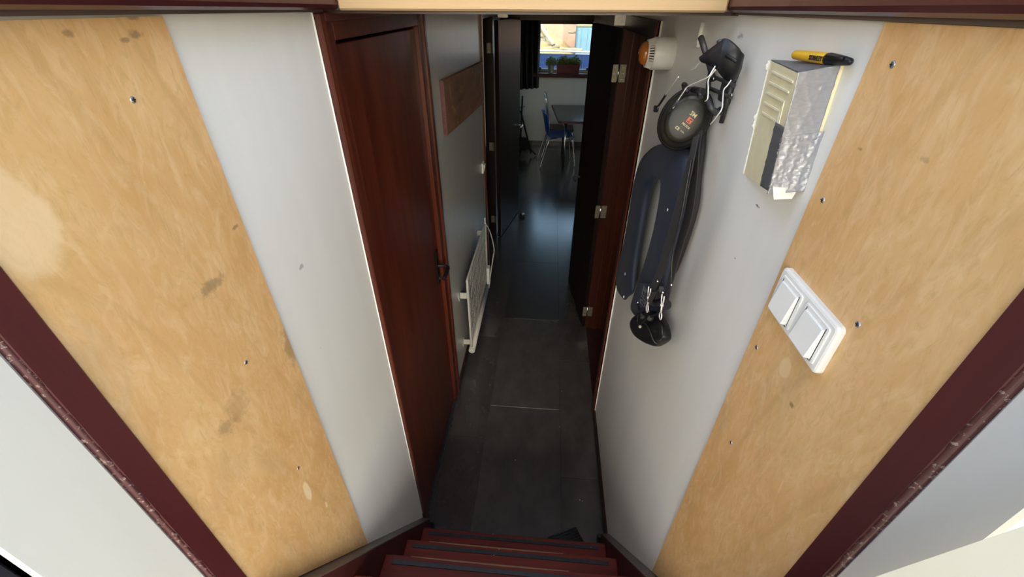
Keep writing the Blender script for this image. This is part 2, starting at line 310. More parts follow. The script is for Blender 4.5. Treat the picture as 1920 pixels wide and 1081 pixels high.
# ------------------------------------------------------------------ mesh helpers
class MB:
    def __init__(s): s.v = []; s.f = []; s.sm = []
    def add(s, vs, fs, smooth=False):
        k = len(s.v); s.v += [Vector(p) for p in vs]
        for f in fs: s.f.append(tuple(i + k for i in f)); s.sm.append(smooth)
        return s
    def box(s, a, b, bev=0.0):
        x0, x1 = sorted((a[0], b[0])); y0, y1 = sorted((a[1], b[1])); z0, z1 = sorted((a[2], b[2]))
        if bev <= 0:
            vs = [(x, y, z) for x in (x0, x1) for y in (y0, y1) for z in (z0, z1)]
            return s.add(vs, [(0, 1, 3, 2), (4, 6, 7, 5), (0, 4, 5, 1), (2, 3, 7, 6), (0, 2, 6, 4), (1, 5, 7, 3)])
        bev = min(bev, (x1 - x0) * .49, (y1 - y0) * .49, (z1 - z0) * .49)
        vs = []; idx = {}
        for i, (x, sx) in enumerate(((x0, 1), (x1, -1))):
            for j, (y, sy) in enumerate(((y0, 1), (y1, -1))):
                for k, (z, sz) in enumerate(((z0, 1), (z1, -1))):
                    for ax, p in enumerate(((x, y + sy * bev, z + sz * bev), (x + sx * bev, y, z + sz * bev), (x + sx * bev, y + sy * bev, z))):
                        idx[(i, j, k, ax)] = len(vs); vs.append(p)
        fs = []
        I = idx
        for i in (0, 1):
            q = [I[(i, 0, 0, 0)], I[(i, 1, 0, 0)], I[(i, 1, 1, 0)], I[(i, 0, 1, 0)]]; fs.append(q if i else q[::-1])
            q = [I[(0, i, 0, 1)], I[(1, i, 0, 1)], I[(1, i, 1, 1)], I[(0, i, 1, 1)]]; fs.append(q[::-1] if i else q)
            q = [I[(0, 0, i, 2)], I[(1, 0, i, 2)], I[(1, 1, i, 2)], I[(0, 1, i, 2)]]; fs.append(q if i else q[::-1])
        for j in (0, 1):
            for k in (0, 1):
                fs.append([I[(0, j, k, 1)], I[(1, j, k, 1)], I[(1, j, k, 2)], I[(0, j, k, 2)]])
                fs.append([I[(j, 0, k, 0)], I[(j, 1, k, 0)], I[(j, 1, k, 2)], I[(j, 0, k, 2)]])
                fs.append([I[(j, k, 0, 0)], I[(j, k, 1, 0)], I[(j, k, 1, 1)], I[(j, k, 0, 1)]])
        for i in (0, 1):
            for j in (0, 1):
                for k in (0, 1): fs.append([I[(i, j, k, 0)], I[(i, j, k, 1)], I[(i, j, k, 2)]])
        return s.add(vs, fs)
    def hexa(s, bot, top):     # two loops of the same length
        n = len(bot)
        fs = [tuple(range(n))[::-1], tuple(range(n, 2 * n))] + [(i, (i + 1) % n, n + (i + 1) % n, n + i) for i in range(n)]
        return s.add(list(bot) + list(top), fs)
    def loft(s, rings, cap=True, smooth=True, closed=True):
        n = len(rings[0]); vs = [p for r in rings for p in r]; fs = []
        for i in range(len(rings) - 1):
            for j in range(n if closed else n - 1):
                a = i * n + j; b_ = i * n + (j + 1) % n
                fs.append((a, b_, b_ + n, a + n))
        k = len(s.v); s.add(vs, fs, smooth)
        if cap:
            s.f.append(tuple(k + i for i in range(n))[::-1]); s.sm.append(False)
            s.f.append(tuple(k + (len(rings) - 1) * n + i for i in range(n))); s.sm.append(False)
        return s
    def tube(s, pts, r, n=10, smooth=True):
        pts = [Vector(p) for p in pts]; rs = r if isinstance(r, (list, tuple)) else [r] * len(pts)
        rings = []; up = None
        for i, p in enumerate(pts):
            t = (pts[min(i + 1, len(pts) - 1)] - pts[max(i - 1, 0)]).normalized()
            if up is None: up = t.orthogonal().normalized()
            else:
                up = up - t * up.dot(t)
                up = up.normalized() if up.length > 1e-6 else t.orthogonal().normalized()
            w = t.cross(up)
            rings.append([p + (up * math.cos(a) + w * math.sin(a)) * rs[i] for a in [2 * math.pi * k / n for k in range(n)]])
        return s.loft(rings, True, smooth)
    def lathe(s, origin, axis, prof, n=32, smooth=True, sx=1.0, ref=None):
        """prof: list of (distance along axis, radius); ref: direction that is scaled by sx"""
        o = Vector(origin); a = Vector(axis).normalized()
        u = (Vector(ref) - a * Vector(ref).dot(a)).normalized() if ref else a.orthogonal().normalized(); w = a.cross(u)
        rings = [[o + a * d + (u * math.cos(t) * sx + w * math.sin(t)) * max(r, 1e-5) for t in [2 * math.pi * k / n for k in range(n)]] for d, r in prof]
        return s.loft(rings, True, smooth)
    def sections(s, secs, n=16, power=2.0):
        """secs: list of (left point, right point, half depth vector): rounded bulging band between two outlines"""
        rings = []
        for l, r, d in secs:
            l = Vector(l); r = Vector(r); d = Vector(d); c = (l + r) / 2; h = (r - l) / 2
            ring = []
            for k in range(n):
                t = 2 * math.pi * k / n; cx, sy = math.cos(t), math.sin(t)
                e = 2 / power
                ring.append(c + h * (abs(cx) ** e) * (1 if cx >= 0 else -1) + d * (abs(sy) ** e) * (1 if sy >= 0 else -1))
            rings.append(ring)
        return s.loft(rings, True, True)
    def grid(s, fn, nu, nv, smooth=True):
        vs = [fn(i / nu, j / nv) for i in range(nu + 1) for j in range(nv + 1)]
        fs = [(i * (nv + 1) + j, (i + 1) * (nv + 1) + j, (i + 1) * (nv + 1) + j + 1, i * (nv + 1) + j + 1) for i in range(nu) for j in range(nv)]
        return s.add(vs, fs, smooth)
    def xform(s, m): s.v = [m @ p for p in s.v]; return s
    def merge(s, o):
        k = len(s.v); s.v += o.v; s.f += [tuple(i + k for i in f) for f in o.f]; s.sm += o.sm; return s
    def build(s, name, mat, parent=None, solid=0.0, sub=0):
        me = bpy.data.meshes.new(name)
        root = parent
        while root is not None and root.parent is not None: root = root.parent
        if root is not None: org = Vector(root['_o'])
        else:
            xs = [p.x for p in s.v]; ys = [p.y for p in s.v]; zs = [p.z for p in s.v]
            org = Vector(((min(xs) + max(xs)) / 2, (min(ys) + max(ys)) / 2, min(zs)))
        me.from_pydata([tuple(p - org) for p in s.v], [], s.f); me.update()
        import bmesh
        bm = bmesh.new(); bm.from_mesh(me); bmesh.ops.recalc_face_normals(bm, faces=bm.faces); bm.to_mesh(me); bm.free()
        for p, f in zip(me.polygons, s.sm): p.use_smooth = f
        me.materials.append(M[mat] if isinstance(mat, str) else mat)
        o = bpy.data.objects.new(name, me); COL.objects.link(o)
        if parent is not None: o.parent = parent
        else: o.location = org; o['_o'] = tuple(org)
        if solid:
            md = o.modifiers.new('thickness', 'SOLIDIFY'); md.thickness = solid; md.offset = 0
        if sub:
            md = o.modifiers.new('smooth', 'SUBSURF'); md.levels = sub; md.render_levels = sub
        return o
def tag(o, label, cat, group=None, kind=None):
    if label: o['label'] = label
    if cat: o['category'] = cat
    if group: o['group'] = group
    if kind: o['kind'] = kind
    return o
def thing(name, loc, label, cat, group=None):
    o = bpy.data.objects.new(name, None); COL.objects.link(o); o.location = loc; o['_o'] = tuple(loc); o.empty_display_size = 0.05
    return tag(o, label, cat, group)
def struct_empty(name, loc, label=None, cat=None):
    o = bpy.data.objects.new(name, None); COL.objects.link(o); o.location = loc; o['_o'] = tuple(loc); o['kind'] = 'structure'
    return tag(o, label, cat)
def struct(name, mb, mat, label, cat):
    o = mb.build(name, mat); o['kind'] = 'structure'; return tag(o, label, cat)
def smooth_path(pts, per=6):
    pts = [Vector(p) for p in pts]; out = []
    for i in range(len(pts) - 1):
        p0, p1, p2, p3 = pts[max(i - 1, 0)], pts[i], pts[i + 1], pts[min(i + 2, len(pts) - 1)]
        for k in range(per):
            t = k / per
            out.append(0.5 * ((2 * p1) + (-p0 + p2) * t + (2 * p0 - 5 * p1 + 4 * p2 - p3) * t * t + (-p0 + 3 * p1 - 3 * p2 + p3) * t ** 3))
    return out + [pts[-1]]
def text(body, size, origin, xdir, ydir, mat, parent, name='lettering', depth=0.0004, bold=False, sx=1.0):
    cu = bpy.data.curves.new(name, 'FONT'); cu.body = body; cu.size = size; cu.align_x = 'CENTER'; cu.align_y = 'CENTER'; cu.extrude = depth
    if bold: cu.offset = size * 0.02
    to = bpy.data.objects.new('tmp', cu); COL.objects.link(to)
    dg = bpy.context.evaluated_depsgraph_get(); me = bpy.data.meshes.new_from_object(to.evaluated_get(dg))
    bpy.data.objects.remove(to)
    x = Vector(xdir).normalized(); y = Vector(ydir); y = (y - x * y.dot(x)).normalized(); z = x.cross(y)
    mb = MB(); mb.v = [Vector(origin) + x * p.co.x * sx + y * p.co.y + z * p.co.z for p in me.vertices]
    mb.f = [tuple(p.vertices) for p in me.polygons]; mb.sm = [False] * len(mb.f)
    return mb.build(name, mat, parent)

# ================================================================== SETTING
T = 0.12                                  # wall thickness
XH, XHR = -1.9, 2.3                       # hull sides
# floor: one base slab, the vinyl tiles are pieces of it
fl = struct('floor', MB().box((XH, 0.30, -0.08), (XHR, YFAR + .1, -0.004)), 'black_rubber', 'charcoal vinyl tile floor of the passage and the room beyond', 'floor')
def tiles():
    cols = [(-1.203, -0.746, 0.3), (-0.746, -0.289, 0.7), (-0.289, 0.167, 0.0), (0.167, 0.624, 0.475), (0.624, 1.08, 0.1)]
    G = 0.0007
    for x0, x1, off in cols:
        y = 0.912 - 0.93 + off * 0.97
        while y < YFAR:
            a, b = max(y, 0.35), min(y + 0.93, YFAR)
            xa, xb = x0, x1
            # only what lies in view: in the passage the tiles end at its walls
            if b - a > 0.05 and not (b < YROOM and (xb <= XL - .1 or xa >= XR + .15)):
                if b <= YROOM + 0.4: xa, xb = max(xa, XL - T), min(xb, XR + .14)
                if xb - xa > 0.03: MB().box((xa + G, a + G, -0.004), (xb - G, b - G, 0.0), 0.0003).build('tile', 'vinyl', fl)
            y += 0.93
tiles()
# left wall of the passage with two door openings
D1a, D1b, D1t = 1.05, 1.95, 2.1755          # frame of the mahogany door
D2a, D2b, D2t = 3.50, 4.26, 2.12           # opening further down
wl = MB()
wl.box((XL - T, 0.155, 0), (XL, D1a, ZC + .03)); wl.box((XL - T, D1a, D1t), (XL, YB, ZC + .03))
struct('wall_left', wl, 'white', 'white painted wall on the left of the stairs', 'wall')
wl2 = MB(); wl2.box((XL - T, D1b, 0), (XL, D2a, ZC)); wl2.box((XL - T, D2a, D2t), (XL, D2b, ZC)); wl2.box((XL - T, D2b, 0), (XL, YROOM, ZC))
struct('wall_passage_left', wl2, 'white_gloss', 'brush-marked glossy white wall between the two left doors', 'wall')
# right wall with one opening
TR = 0.15
R2a, R2b, R2t = 1.82, 2.74, 2.14
wr = MB(); wr.box((XR, 0.21, 0), (XR + TR, R2a, ZC + .03)); wr.box((XR, R2a, R2t), (XR + TR, R2b, ZC)); wr.box((XR, R2b, 0), (XR + TR, YROOM, ZC))
struct('wall_right', wr, 'white', 'white painted wall on the right of the stairs with hanging gear', 'wall')
# partition between passage and room, hull sides, far wall with windows
wp = MB(); wp.box((XH, YROOM - .06, 0), (XL - T, YROOM, ZC)); wp.box((XR + TR, YROOM - .06, 0), (XHR, YROOM, ZC)); wp.box((XL, YROOM - .06, 2.035), (XR, YROOM, ZC))
struct('wall_partition', wp, 'dark_door', 'dark brown partition head where passage opens into the room', 'wall')
struct('wall_hull_left', MB().box((XH - .06, 0.155, -.08), (XH, YFAR + .1, ZC)), 'grey_wall', 'painted lining of the hull beyond the left doorway', 'wall')
W3 = (5.4, 7.2, 1.35, 1.9)
whr = MB().box((XHR, 0.155, -.08), (XHR + .06, W3[0], ZC)).box((XHR, W3[1], -.08), (XHR + .06, YFAR + .1, ZC)).box((XHR, W3[0], -.08), (XHR + .06, W3[1], W3[2])).box((XHR, W3[0], W3[3]), (XHR + .06, W3[1], ZC))
struct('wall_hull_right', whr, 'grey_wall', 'painted lining of the hull beyond the right doorway', 'wall')
W1 = (-0.235, 0.98, 1.20, 1.885); W2 = (1.15, 1.95, 1.20, 1.885)
wf = MB()
wf.box((XH, YFAR, 0), (XHR, YFAR + .1, W1[2])); wf.box((XH, YFAR, W1[3]), (XHR, YFAR + .1, ZC))
wf.box((XH, YFAR, W1[2]), (W1[0], YFAR + .1, W1[3])); wf.box((W1[1], YFAR, W1[2]), (W2[0], YFAR + .1, W1[3])); wf.box((W2[1], YFAR, W1[2]), (XHR, YFAR + .1, W1[3]))
struct('wall_far', wf, 'grey_wall', 'off-white far wall under the window', 'wall')
we = MB()
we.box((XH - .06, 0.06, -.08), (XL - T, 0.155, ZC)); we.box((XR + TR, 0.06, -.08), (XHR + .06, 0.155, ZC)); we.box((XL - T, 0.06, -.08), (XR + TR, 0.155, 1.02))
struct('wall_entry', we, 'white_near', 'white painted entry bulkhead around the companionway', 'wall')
# ceiling / cabin roof with the hatch opening over the stairs
ce = MB()
ce.box((XH - .06, YB + .05, ZC), (XHR + .06, YFAR + .1, ZC + .09))
ce.box((XH - .06, 0.06, ZC), (XL - .1, YB + .05, ZC + .09)); ce.box((XR + .1, 0.06, ZC), (XHR + .06, YB + .05, ZC + .09))
struct('ceiling', ce, 'ceiling', 'low pale ceiling of the passage behind the hatch beam', 'ceiling')
# near returns beside the posts
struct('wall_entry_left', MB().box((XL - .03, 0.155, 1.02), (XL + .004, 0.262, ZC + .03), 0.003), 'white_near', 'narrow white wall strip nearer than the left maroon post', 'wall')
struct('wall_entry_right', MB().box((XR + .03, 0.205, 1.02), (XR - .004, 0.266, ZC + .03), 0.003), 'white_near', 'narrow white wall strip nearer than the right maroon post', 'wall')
# maroon posts with chipped arris
def post(n, x, s, ya, yb, label):
    m = MB().box((x - s * .02, ya + .005, 0.98), (x + s * .009, yb, ZC + .02), 0.001)
    o = struct(n, m, 'maroon', label, 'post')
    e = MB()
    z0, z1 = 0.98, ZC + .02; k = 60
    rings = []
    for i in range(k + 1):
        z = z0 + (z1 - z0) * i / k; j = random.uniform(0, .0016)
        rings.append([Vector((x + s * (.0092 - j), ya + .0055, z)), Vector((x + s * (.0058 - j), ya + .0018, z)), Vector((x + s * .001, ya, z)), Vector((x - s * .02, ya, z)), Vector((x - s * .02, ya + .0055, z))])
    e.loft(rings, True, True)
    c = e.build('chipped_edge', 'chipped', o); c['label'] = 'chipped and worn edge showing bare wood'
post('trim_1', XL, 1, 0.262, 0.303, 'maroon painted post with a chipped edge left of the stairs')
post('trim_2', XR, -1, 0.266, 0.308, 'maroon painted post with a chipped edge right of the stairs')
# hatch coaming rails and beam
def rail(n, x, s, ov, sl, label):
    m = MB()
    ya, yb = 0.13, YB
    prof = [(ov, 0.010), (ov - .004, 0.004), (ov - .012, 0.0), (-0.02, 0.0), (-0.02, 0.16), (ov - .006, 0.16), (ov, 0.152)]
    k = 24; rings = []
    zb = lambda y: 2.1800 + sl * (yb - y)
    for i in range(k + 1):
        y = ya + (yb - ya) * i / k
        rings.append([Vector((x + s * (a + random.uniform(-.0006, .0006) * (1 if c_ < 1 else 0)), y, zb(y) + b)) for c_, (a, b) in enumerate(prof)])
    m.loft(rings, True, False); o = struct(n, m, 'maroon_h', label, 'rail')
    q = [(x - s * .015, ya), (x + s * .010, ya), (x + s * .010, yb), (x - s * .015, yb)]
    MB().hexa([Vector((a, y, zb(y) - .004 - .002 * (yb - y))) for a, y in q], [Vector((a, y, zb(y) - .0003)) for a, y in q]).build('seal_strip', 'stringer_top', o)
rail('trim_3', XL, 1, .05, .0165, 'maroon hatch rail along the top of the left wall')
rail('trim_4', XR, -1, .032, .0125, 'maroon hatch rail along the top of the right wall')
bm_ = struct('trim_5', MB().box((XL + .051, YB - .012, 2.1795), (XR - .033, YB + .05, 2.33), 0.004), 'pine', 'bare light wood hatch beam across the top of the passage', 'beam')
MB().box((XL - .1, YB + .012, 2.1735), (XR + .1, YB + .05, 2.1795)).build('lower_lip', 'baseboard', bm_)
# companionway deck and doors, plus added light blockers, outside (behind and beside the camera)
struct('deck', MB().box((-3, -3, 0.98), (3, 0.06, 1.02)), 'deck', 'grey aft deck outside the companionway', 'deck')
wh = struct('shade_roof', MB().box((-1.7, -2.7, 3.6), (1.7, -0.15, 3.66), .01), 'shade_roof', 'unseen added roof over the aft deck', 'shade_roof')  # unseen, added to keep direct sun out of the hatch
for a, b in ((-1.6, -2.6), (1.6, -2.6), (-1.6, -.3), (1.6, -.3)): MB().tube([(a, b, 1.02), (a, b, 3.6)], .035, 12).build('shade_roof_post', 'maroon', wh)
ws = 3.0
struct('shade_wall_left', MB().box((-0.84, -0.1, ZC + .09), (-0.80, 1.7, ws), .005), 'maroon', 'unseen maroon wall added left of the hatch to block low sky', 'wall')  # unseen walls added to cut low sky light over the hatch
struct('shade_wall_right', MB().box((0.66, -0.1, ZC + .09), (0.70, 1.7, ws), .005), 'maroon', 'unseen maroon wall added right of the hatch to block low sky', 'wall')
struct('shade_wall_front', MB().box((-0.80, 1.66, ZC + .09), (0.66, 1.70, ws), .005), 'maroon', 'unseen maroon wall added beyond the hatch to block low sky', 'wall')
struct('door_4', MB().box((XL - .035, -0.55, 1.03), (XL - .002, 0.152, 2.15), 0.002), 'entry_dark', 'dark navy entry door folded back at the lower left corner', 'door')
# cream door leaf close to the lens, lower right
_c0 = aX(1640, 1081, 0.33); _c1 = aX(1920, 985, 0.33)
_dir = (_c1 - _c0).normalized()
p0 = _c0 - _dir * 0.55; p1 = _c1 + _dir * 0.25
m = MB().hexa([p0, p1, p1 + Vector((0, -.5, 0)), p0 + Vector((0, -.5, 0))], [q + Vector((.03, 0, 0)) for q in (p0, p1, p1 + Vector((0, -.5, 0)), p0 + Vector((0, -.5, 0)))])
struct('door_5', m, 'entry_cream', 'cream entry door edge leaning in at the lower right corner', 'door')

# baseboards
def bb(n, a, b, label): struct(n, MB().box(a, b, 0.002), 'baseboard', label, 'baseboard')
bb('baseboard_left', (XL, D1b, 0), (XL + .010, D2a - .01, 0.07), 'dark baseboard under the heater on the left wall')
bb('baseboard_right', (XR, 0.98, 0), (XR - .012, R2a, 0.05), 'dark red baseboard along the right wall')
bb('baseboard_far', (XH, YFAR - .012, 0), (XHR, YFAR, 0.08), 'dark baseboard of the far room wall')

# ---------------------------------------------------------------- doors
# door 1: closed mahogany door on the left
d1 = struct_empty('door_1', (XL, (D1a + D1b) / 2, 0), 'closed varnished mahogany door in the left wall', 'door')
def stile(y0, y1, lip0, lip1, x):
    m = MB().box((x - T + .02, y0, 0), (x + .006, y1, D1t), 0.002)
    m.box((x + .0, lip0, 0), (x + .016, lip1, D1t), 0.003); return m
stile(D1a, 1.128, D1a, D1a + .028, XL).build('frame_stile', 'mahogany_frame', d1)
stile(1.868, D1b, D1b - .03, D1b, XL).build('frame_stile', 'mahogany_frame', d1)
MB().box((XL - T + .02, 1.128, 2.118), (XL + .006, 1.868, D1t), 0.002).box((XL, 1.078, 2.158), (XL + .016, 1.92, ZC - .001), 0.002).build('frame_head', 'mahogany_frame', d1)
lf = MB().box((XL - .05, 1.132, 0.012), (XL - .012, 1.864, 2.108), 0.002).build('leaf', 'mahogany', d1)
for z in (1.88, 1.05, 0.22):
    h = MB().tube([(XL - .008, 1.131, z - .04), (XL - .008, 1.131, z + .04)], 0.0045, 10).build('hinge', 'brass_edge', d1)
for a, b in ((1.132, 1.128),): pass
hp = MB().box((XL - .012, 1.795, 0.965), (XL - .005, 1.835, 1.165), 0.004).build('handle_plate', 'black_plastic', d1)
MB().tube(smooth_path([(XL - .006, 1.815, 1.075), (XL + .03, 1.815, 1.075), (XL + .048, 1.805, 1.074), (XL + .05, 1.77, 1.07), (XL + .046, 1.71, 1.064)], 5), 0.0095, 12).build('lever', 'black_plastic', hp)
MB().tube([(XL - .006, 1.815, 1.0), (XL + .002, 1.815, 1.0)], 0.008, 12).build('keyhole', 'slot', hp)
MB().box((XL - .03, 1.128, 0.0), (XL + .004, 1.868, 0.006), 0.001).build('threshold', 'strip', d1)

MB().box((XL - .001, D1a - .0022, 0.12), (XL + .003, D1a, D1t), .0005).build('sealant_line', 'white_plastic', d1)
# door 2: open dark doorway on the left, leaf swung into the passage
d2 = struct_empty('door_2', (XL, D2a, 0), 'dark brown door on the left standing open with a floor stop', 'door')
MB().box((XL - T, D2a, 0), (XL + .014, D2a + .045, D2t), 0.003).build('frame_stile', 'mahogany_frame', d2)
MB().box((XL - T, D2b - .045, 0), (XL + .002, D2b, D2t), 0.003).build('frame_stile', 'dark_door', d2)
MB().box((XL - T, D2a + .045, 2.085), (XL + .010, D2b - .045, D2t), 0.002).build('frame_head', 'dark_door', d2)
ed = MB().box((XL + .014, D2a + .02, 1.2), (XL + .017, D2a + .030, 2.10), 0.0005).build('light_line_strip', 'aluminium', d2)  # pale strip stands in for light showing along the doorway edge
ed['label'] = 'pale metal strip standing in for a bright line of light'
H2 = Vector((-0.468, 4.215, 0)); F2 = Vector((-0.322, 4.925, 0))
def leaf_at(H, F, z0, z1, th, side, parent, mat, door):
    t = (F - H).normalized(); nrm = Vector((t.y, -t.x, 0)) * side
    a, b = H, F; c, d = F + nrm * th, H + nrm * th
    m = MB().hexa([Vector((p.x, p.y, z0)) for p in (a, b, c, d)], [Vector((p.x, p.y, z1)) for p in (a, b, c, d)])
    return m.build('leaf', mat, parent), t, nrm
l2, t2, n2 = leaf_at(H2, F2, 0.012, 2.056, 0.038, -1, d2, 'dark_door', 2)
for z in (1.85, 1.0, 0.22):
    g = MB().box((XL - .05, D2b - .0475, z - .04), (XL - .015, D2b - .0455, z + .04), 0.0005); g.tube([(XL - .004, D2b - .05, z - .04), (XL - .004, D2b - .05, z + .04)], 0.005)
    g.build('hinge', 'hinge', d2)
pc = F2 - t2 * 0.06; nn = -n2
g = MB().tube(smooth_path([pc + Vector((0, 0, 1.06)), pc + nn * .045 + Vector((0, 0, 1.06)), pc + nn * .052 - t2 * .02 + Vector((0, 0, 1.06)), pc + nn * .05 - t2 * .11 + Vector((0, 0, 1.055))], 4), 0.009, 10)
g.build('lever', 'steel', l2)
pr = pc + n2 * .038
g = MB().tube(smooth_path([pr + Vector((0, 0, 1.06)), pr + n2 * .045 + Vector((0, 0, 1.06)), pr + n2 * .052 + t2 * .03 + Vector((0, 0, 1.06)), pr + n2 * .05 + t2 * .1 + Vector((0, 0, 1.075))], 4), 0.009, 10)
g.build('lever', 'steel', l2)
# floor stop
ds = thing('door_stop', (-0.262, 4.78, 0), 'small black and chrome door stop on the floor by the left open door', 'door stop')
MB().lathe((-0.262, 4.78, 0.0), (0, 0, 1), [(0, .03), (0.004, .033), (.034, .033), (.036, .031)], 24).build('rubber_ring', 'black_rubber', ds)
MB().lathe((-0.262, 4.78, 0.036), (0, 0, 1), [(0, .03), (.006, .028), (.011, .018), (.012, .002)], 24).build('cap', 'steel', ds)

# door 3: open doorway on the right, leaf swung towards the room
d3 = struct_empty('door_3', (XR, R2b, 0), 'dark brown door on the right standing open beyond its frame', 'door')
m = MB().box((XR - .014, R2a, 0), (XR + TR, R2a + .05, R2t), 0.003); m.box((XR - .018, R2a, 0), (XR + .02, R2a + .022, R2t), 0.003)
m.box((XR - .006, R2a + .05, 0), (XR + .03, R2a + .11, R2t), 0.003)
m.build('frame_stile', 'mahogany_frame', d3)
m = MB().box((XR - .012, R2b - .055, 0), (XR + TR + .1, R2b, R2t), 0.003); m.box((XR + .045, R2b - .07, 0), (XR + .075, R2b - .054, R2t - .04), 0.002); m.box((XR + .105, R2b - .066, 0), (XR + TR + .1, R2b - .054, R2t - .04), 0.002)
m.build('frame_stile', 'mahogany_shaded', d3)
MB().box((XR - .012, R2a + .05, 2.075), (XR + TR, R2b - .055, R2t), 0.002).build('frame_head', 'dark_door', d3)
MB().box((XR - .002, R2a + .02, 0.0), (XR + TR, R2b - .04, 0.012), 0.002).build('threshold', 'baseboard', d3)
MB().box((XR + .001, R2a - .003, 0.02), (XR - .006, R2a, R2t), .0008).build('sealant_line', 'white_plastic', d3)
H3 = Vector((0.352, 2.70, 0)); F3 = Vector((0.258, 3.345, 0))
l3, t3, n3 = leaf_at(H3, F3, 0.012, 2.075, 0.036, 1, d3, 'dark_door', 3)
ed3 = MB().hexa([Vector((p.x, p.y, 0.012)) for p in (F3, F3 + t3 * .001, F3 + t3 * .001 + n3 * .036, F3 + n3 * .036)], [Vector((p.x, p.y, 2.075)) for p in (F3, F3 + t3 * .001, F3 + t3 * .001 + n3 * .036, F3 + n3 * .036)])
ed3.build('leaf_edge', 'mahogany', l3)
for z in (1.86, 1.022, 0.178):
    c = Vector((XR - .012, R2b - .062, z))
    g = MB().box((XR - .010, R2b - .0575, z - .045), (XR + .030, R2b - .0552, z + .045), 0.0006)
    b0 = H3 + n3 * .001; 
    g.box((XR - .045, R2b - .0595, z - .045), (XR - .016, R2b - .0572, z + .045), 0.0006)
    hg = g.build('hinge', 'hinge', d3)
    MB().tube([c + Vector((0, 0, -.048)), c + Vector((0, 0, .048))], 0.006, 12).build('pin', 'steel', hg)
    s_ = MB()
    for dx in (-.030, .012, .022):
        for dz in (-.03, 0, .03): s_.lathe((XR - .003 + dx, R2b - .0595, z + dz), (0, -1, 0), [(0, .0035), (.001, .003)], 8)
    s_.build('screws', 'screw', hg)
pc = F3 - t3 * .06 - Vector((n3.x, n3.y, 0)) * 0.0
g = MB().tube(smooth_path([pc + Vector((0, 0, 1.05)), pc - n3 * .045 + Vector((0, 0, 1.05)), pc - n3 * .05 + t3 * (-.03) + Vector((0, 0, 1.05)), pc - n3 * .05 - t3 * .1 + Vector((0, 0, 1.045))], 4), 0.008, 10)
g.build('lever', 'hook_metal', l3)

# aluminium plates at the heads of the two open doors
pl = MB().box((0.318, 2.668, 2.088), (0.402, 2.684, 2.172), 0.002); tag(pl.build('metal_plate', 'aluminium'), 'brushed aluminium plate hanging above the hinges of the right open door', 'bracket')
pl = MB().box((-0.46, 4.10, 2.078), (-0.375, 4.115, 2.172), 0.002); tag(pl.build('metal_plate', 'aluminium'), 'brushed aluminium plate above the top of the left open door', 'bracket')

# ---------------------------------------------------------------- staircase
ST = 0.038
st = thing('staircase', (0, 0.6, 0), 'steep red varnished wooden stairs with black grip strips leading down', 'stairs')
SL = 1.54
def strz(y): return 0.09 + SL * (1.04 - y)
for x, s in ((XL, 1), (XR, -1)):
    yn = 0.262
    m = MB(); xa, xb = (x + s * .0005, x + s * ST)
    poly = [(1.04, 0.0), (1.04, strz(1.04)), (yn, strz(yn)), (yn - .0, strz(yn) - .30), (0.86, 0.0)]
    m.hexa([Vector((xa, a, b)) for a, b in poly], [Vector((xb, a, b)) for a, b in poly]); so = m.build('stringer', 'stringer', st)
    dv = Vector((0, -1, SL)).normalized(); nv = Vector((0, SL, 1)).normalized()
    a = Vector((0, 1.04, strz(1.04))); b = Vector((0, yn, strz(yn)))
    q = [a, b, b + nv * .004, a + nv * .004]
    m = MB().hexa([Vector((x + s * .001, p.y, p.z)) for p in q], [Vector((x + s * (ST + .002), p.y, p.z)) for p in q]); m.build('worn_top_edge', 'stringer_top', so)
    MB().box((x + s * .0135, 1.041, 0.0), (x + s * (ST + .012), 1.062, 0.055), 0.003).build('rubber_foot', 'black_rubber', so)
tz = [0.180, 0.405, 0.628, 0.858]; ty = [0.957, 0.800, 0.648, 0.492]
for z, y in zip(tz, ty):
    t = MB().box((XL + ST, y - .20, z - .032), (XR - ST, y, z), 0.004).build('tread', 'tread', st)
    MB().box((XL + ST + .03, y - .031, z), (XR - ST - .035, y - .016, z + .003), 0.001).build('grip_strip', 'strip', t)
    k = 40; rings = []
    for i in range(k + 1):
        u = i / k; w = 0.0035 * min(1, 4 * u, 4 * (1 - u)) * random.uniform(.6, 1.0) + .0003
        xx = XL + ST + .09 + u * (0.93 - 2 * ST - .2) * .82
        rings.append([Vector((xx, y + .0006, z - .003)), Vector((xx, y - .003 , z + .0007)), Vector((xx, y - .003 - w, z + .0006)), Vector((xx, y - .004, z - .004))])
    if z != tz[0]: MB().loft(rings, True, False).build('worn_nosing', 'worn_edge', t)
# ribbed rubber mat at the foot of the stairs
def mat_thing():
    c = Vector((0.20, 0.97, 0)); ux = Vector((0.92, 0.38, 0)).normalized(); uy = Vector((-ux.y, ux.x, 0))
    far = [aZ(1072, 988, 0), aZ(1087, 991, 0), aZ(1100, 1014, 0)]
    o = thing('rubber_mat', (0.2, 1.0, 0), 'ribbed black rubber mat corner peeking out under the lowest step', 'mat')
    P = Vector((0.240, 1.108, 0)); a = Vector((-0.145, -0.062, 0)); b = Vector((0.052, -0.10, 0))
    q = [P, P + a, P + a + b, P + b]
    MB().hexa(q, [p + Vector((0, 0, .006)) for p in q]).build('base', 'black_rubber', o)
    m = MB(); 
    for i in range(9):
        u = (i + .5) / 9; m.tube([P + a * .02 + b * u + Vector((0, 0, .008)), P + a * .98 + b * u + Vector((0, 0, .008))], 0.0042, 6)
    for i in range(12):
        u = (i + .5) / 12; m.tube([P + a * u + b * .02 + Vector((0, 0, .007)), P + a * u + b * .98 + Vector((0, 0, .007))], 0.003, 6)
    m.build('ribs', 'black_rubber', o)
mat_thing()

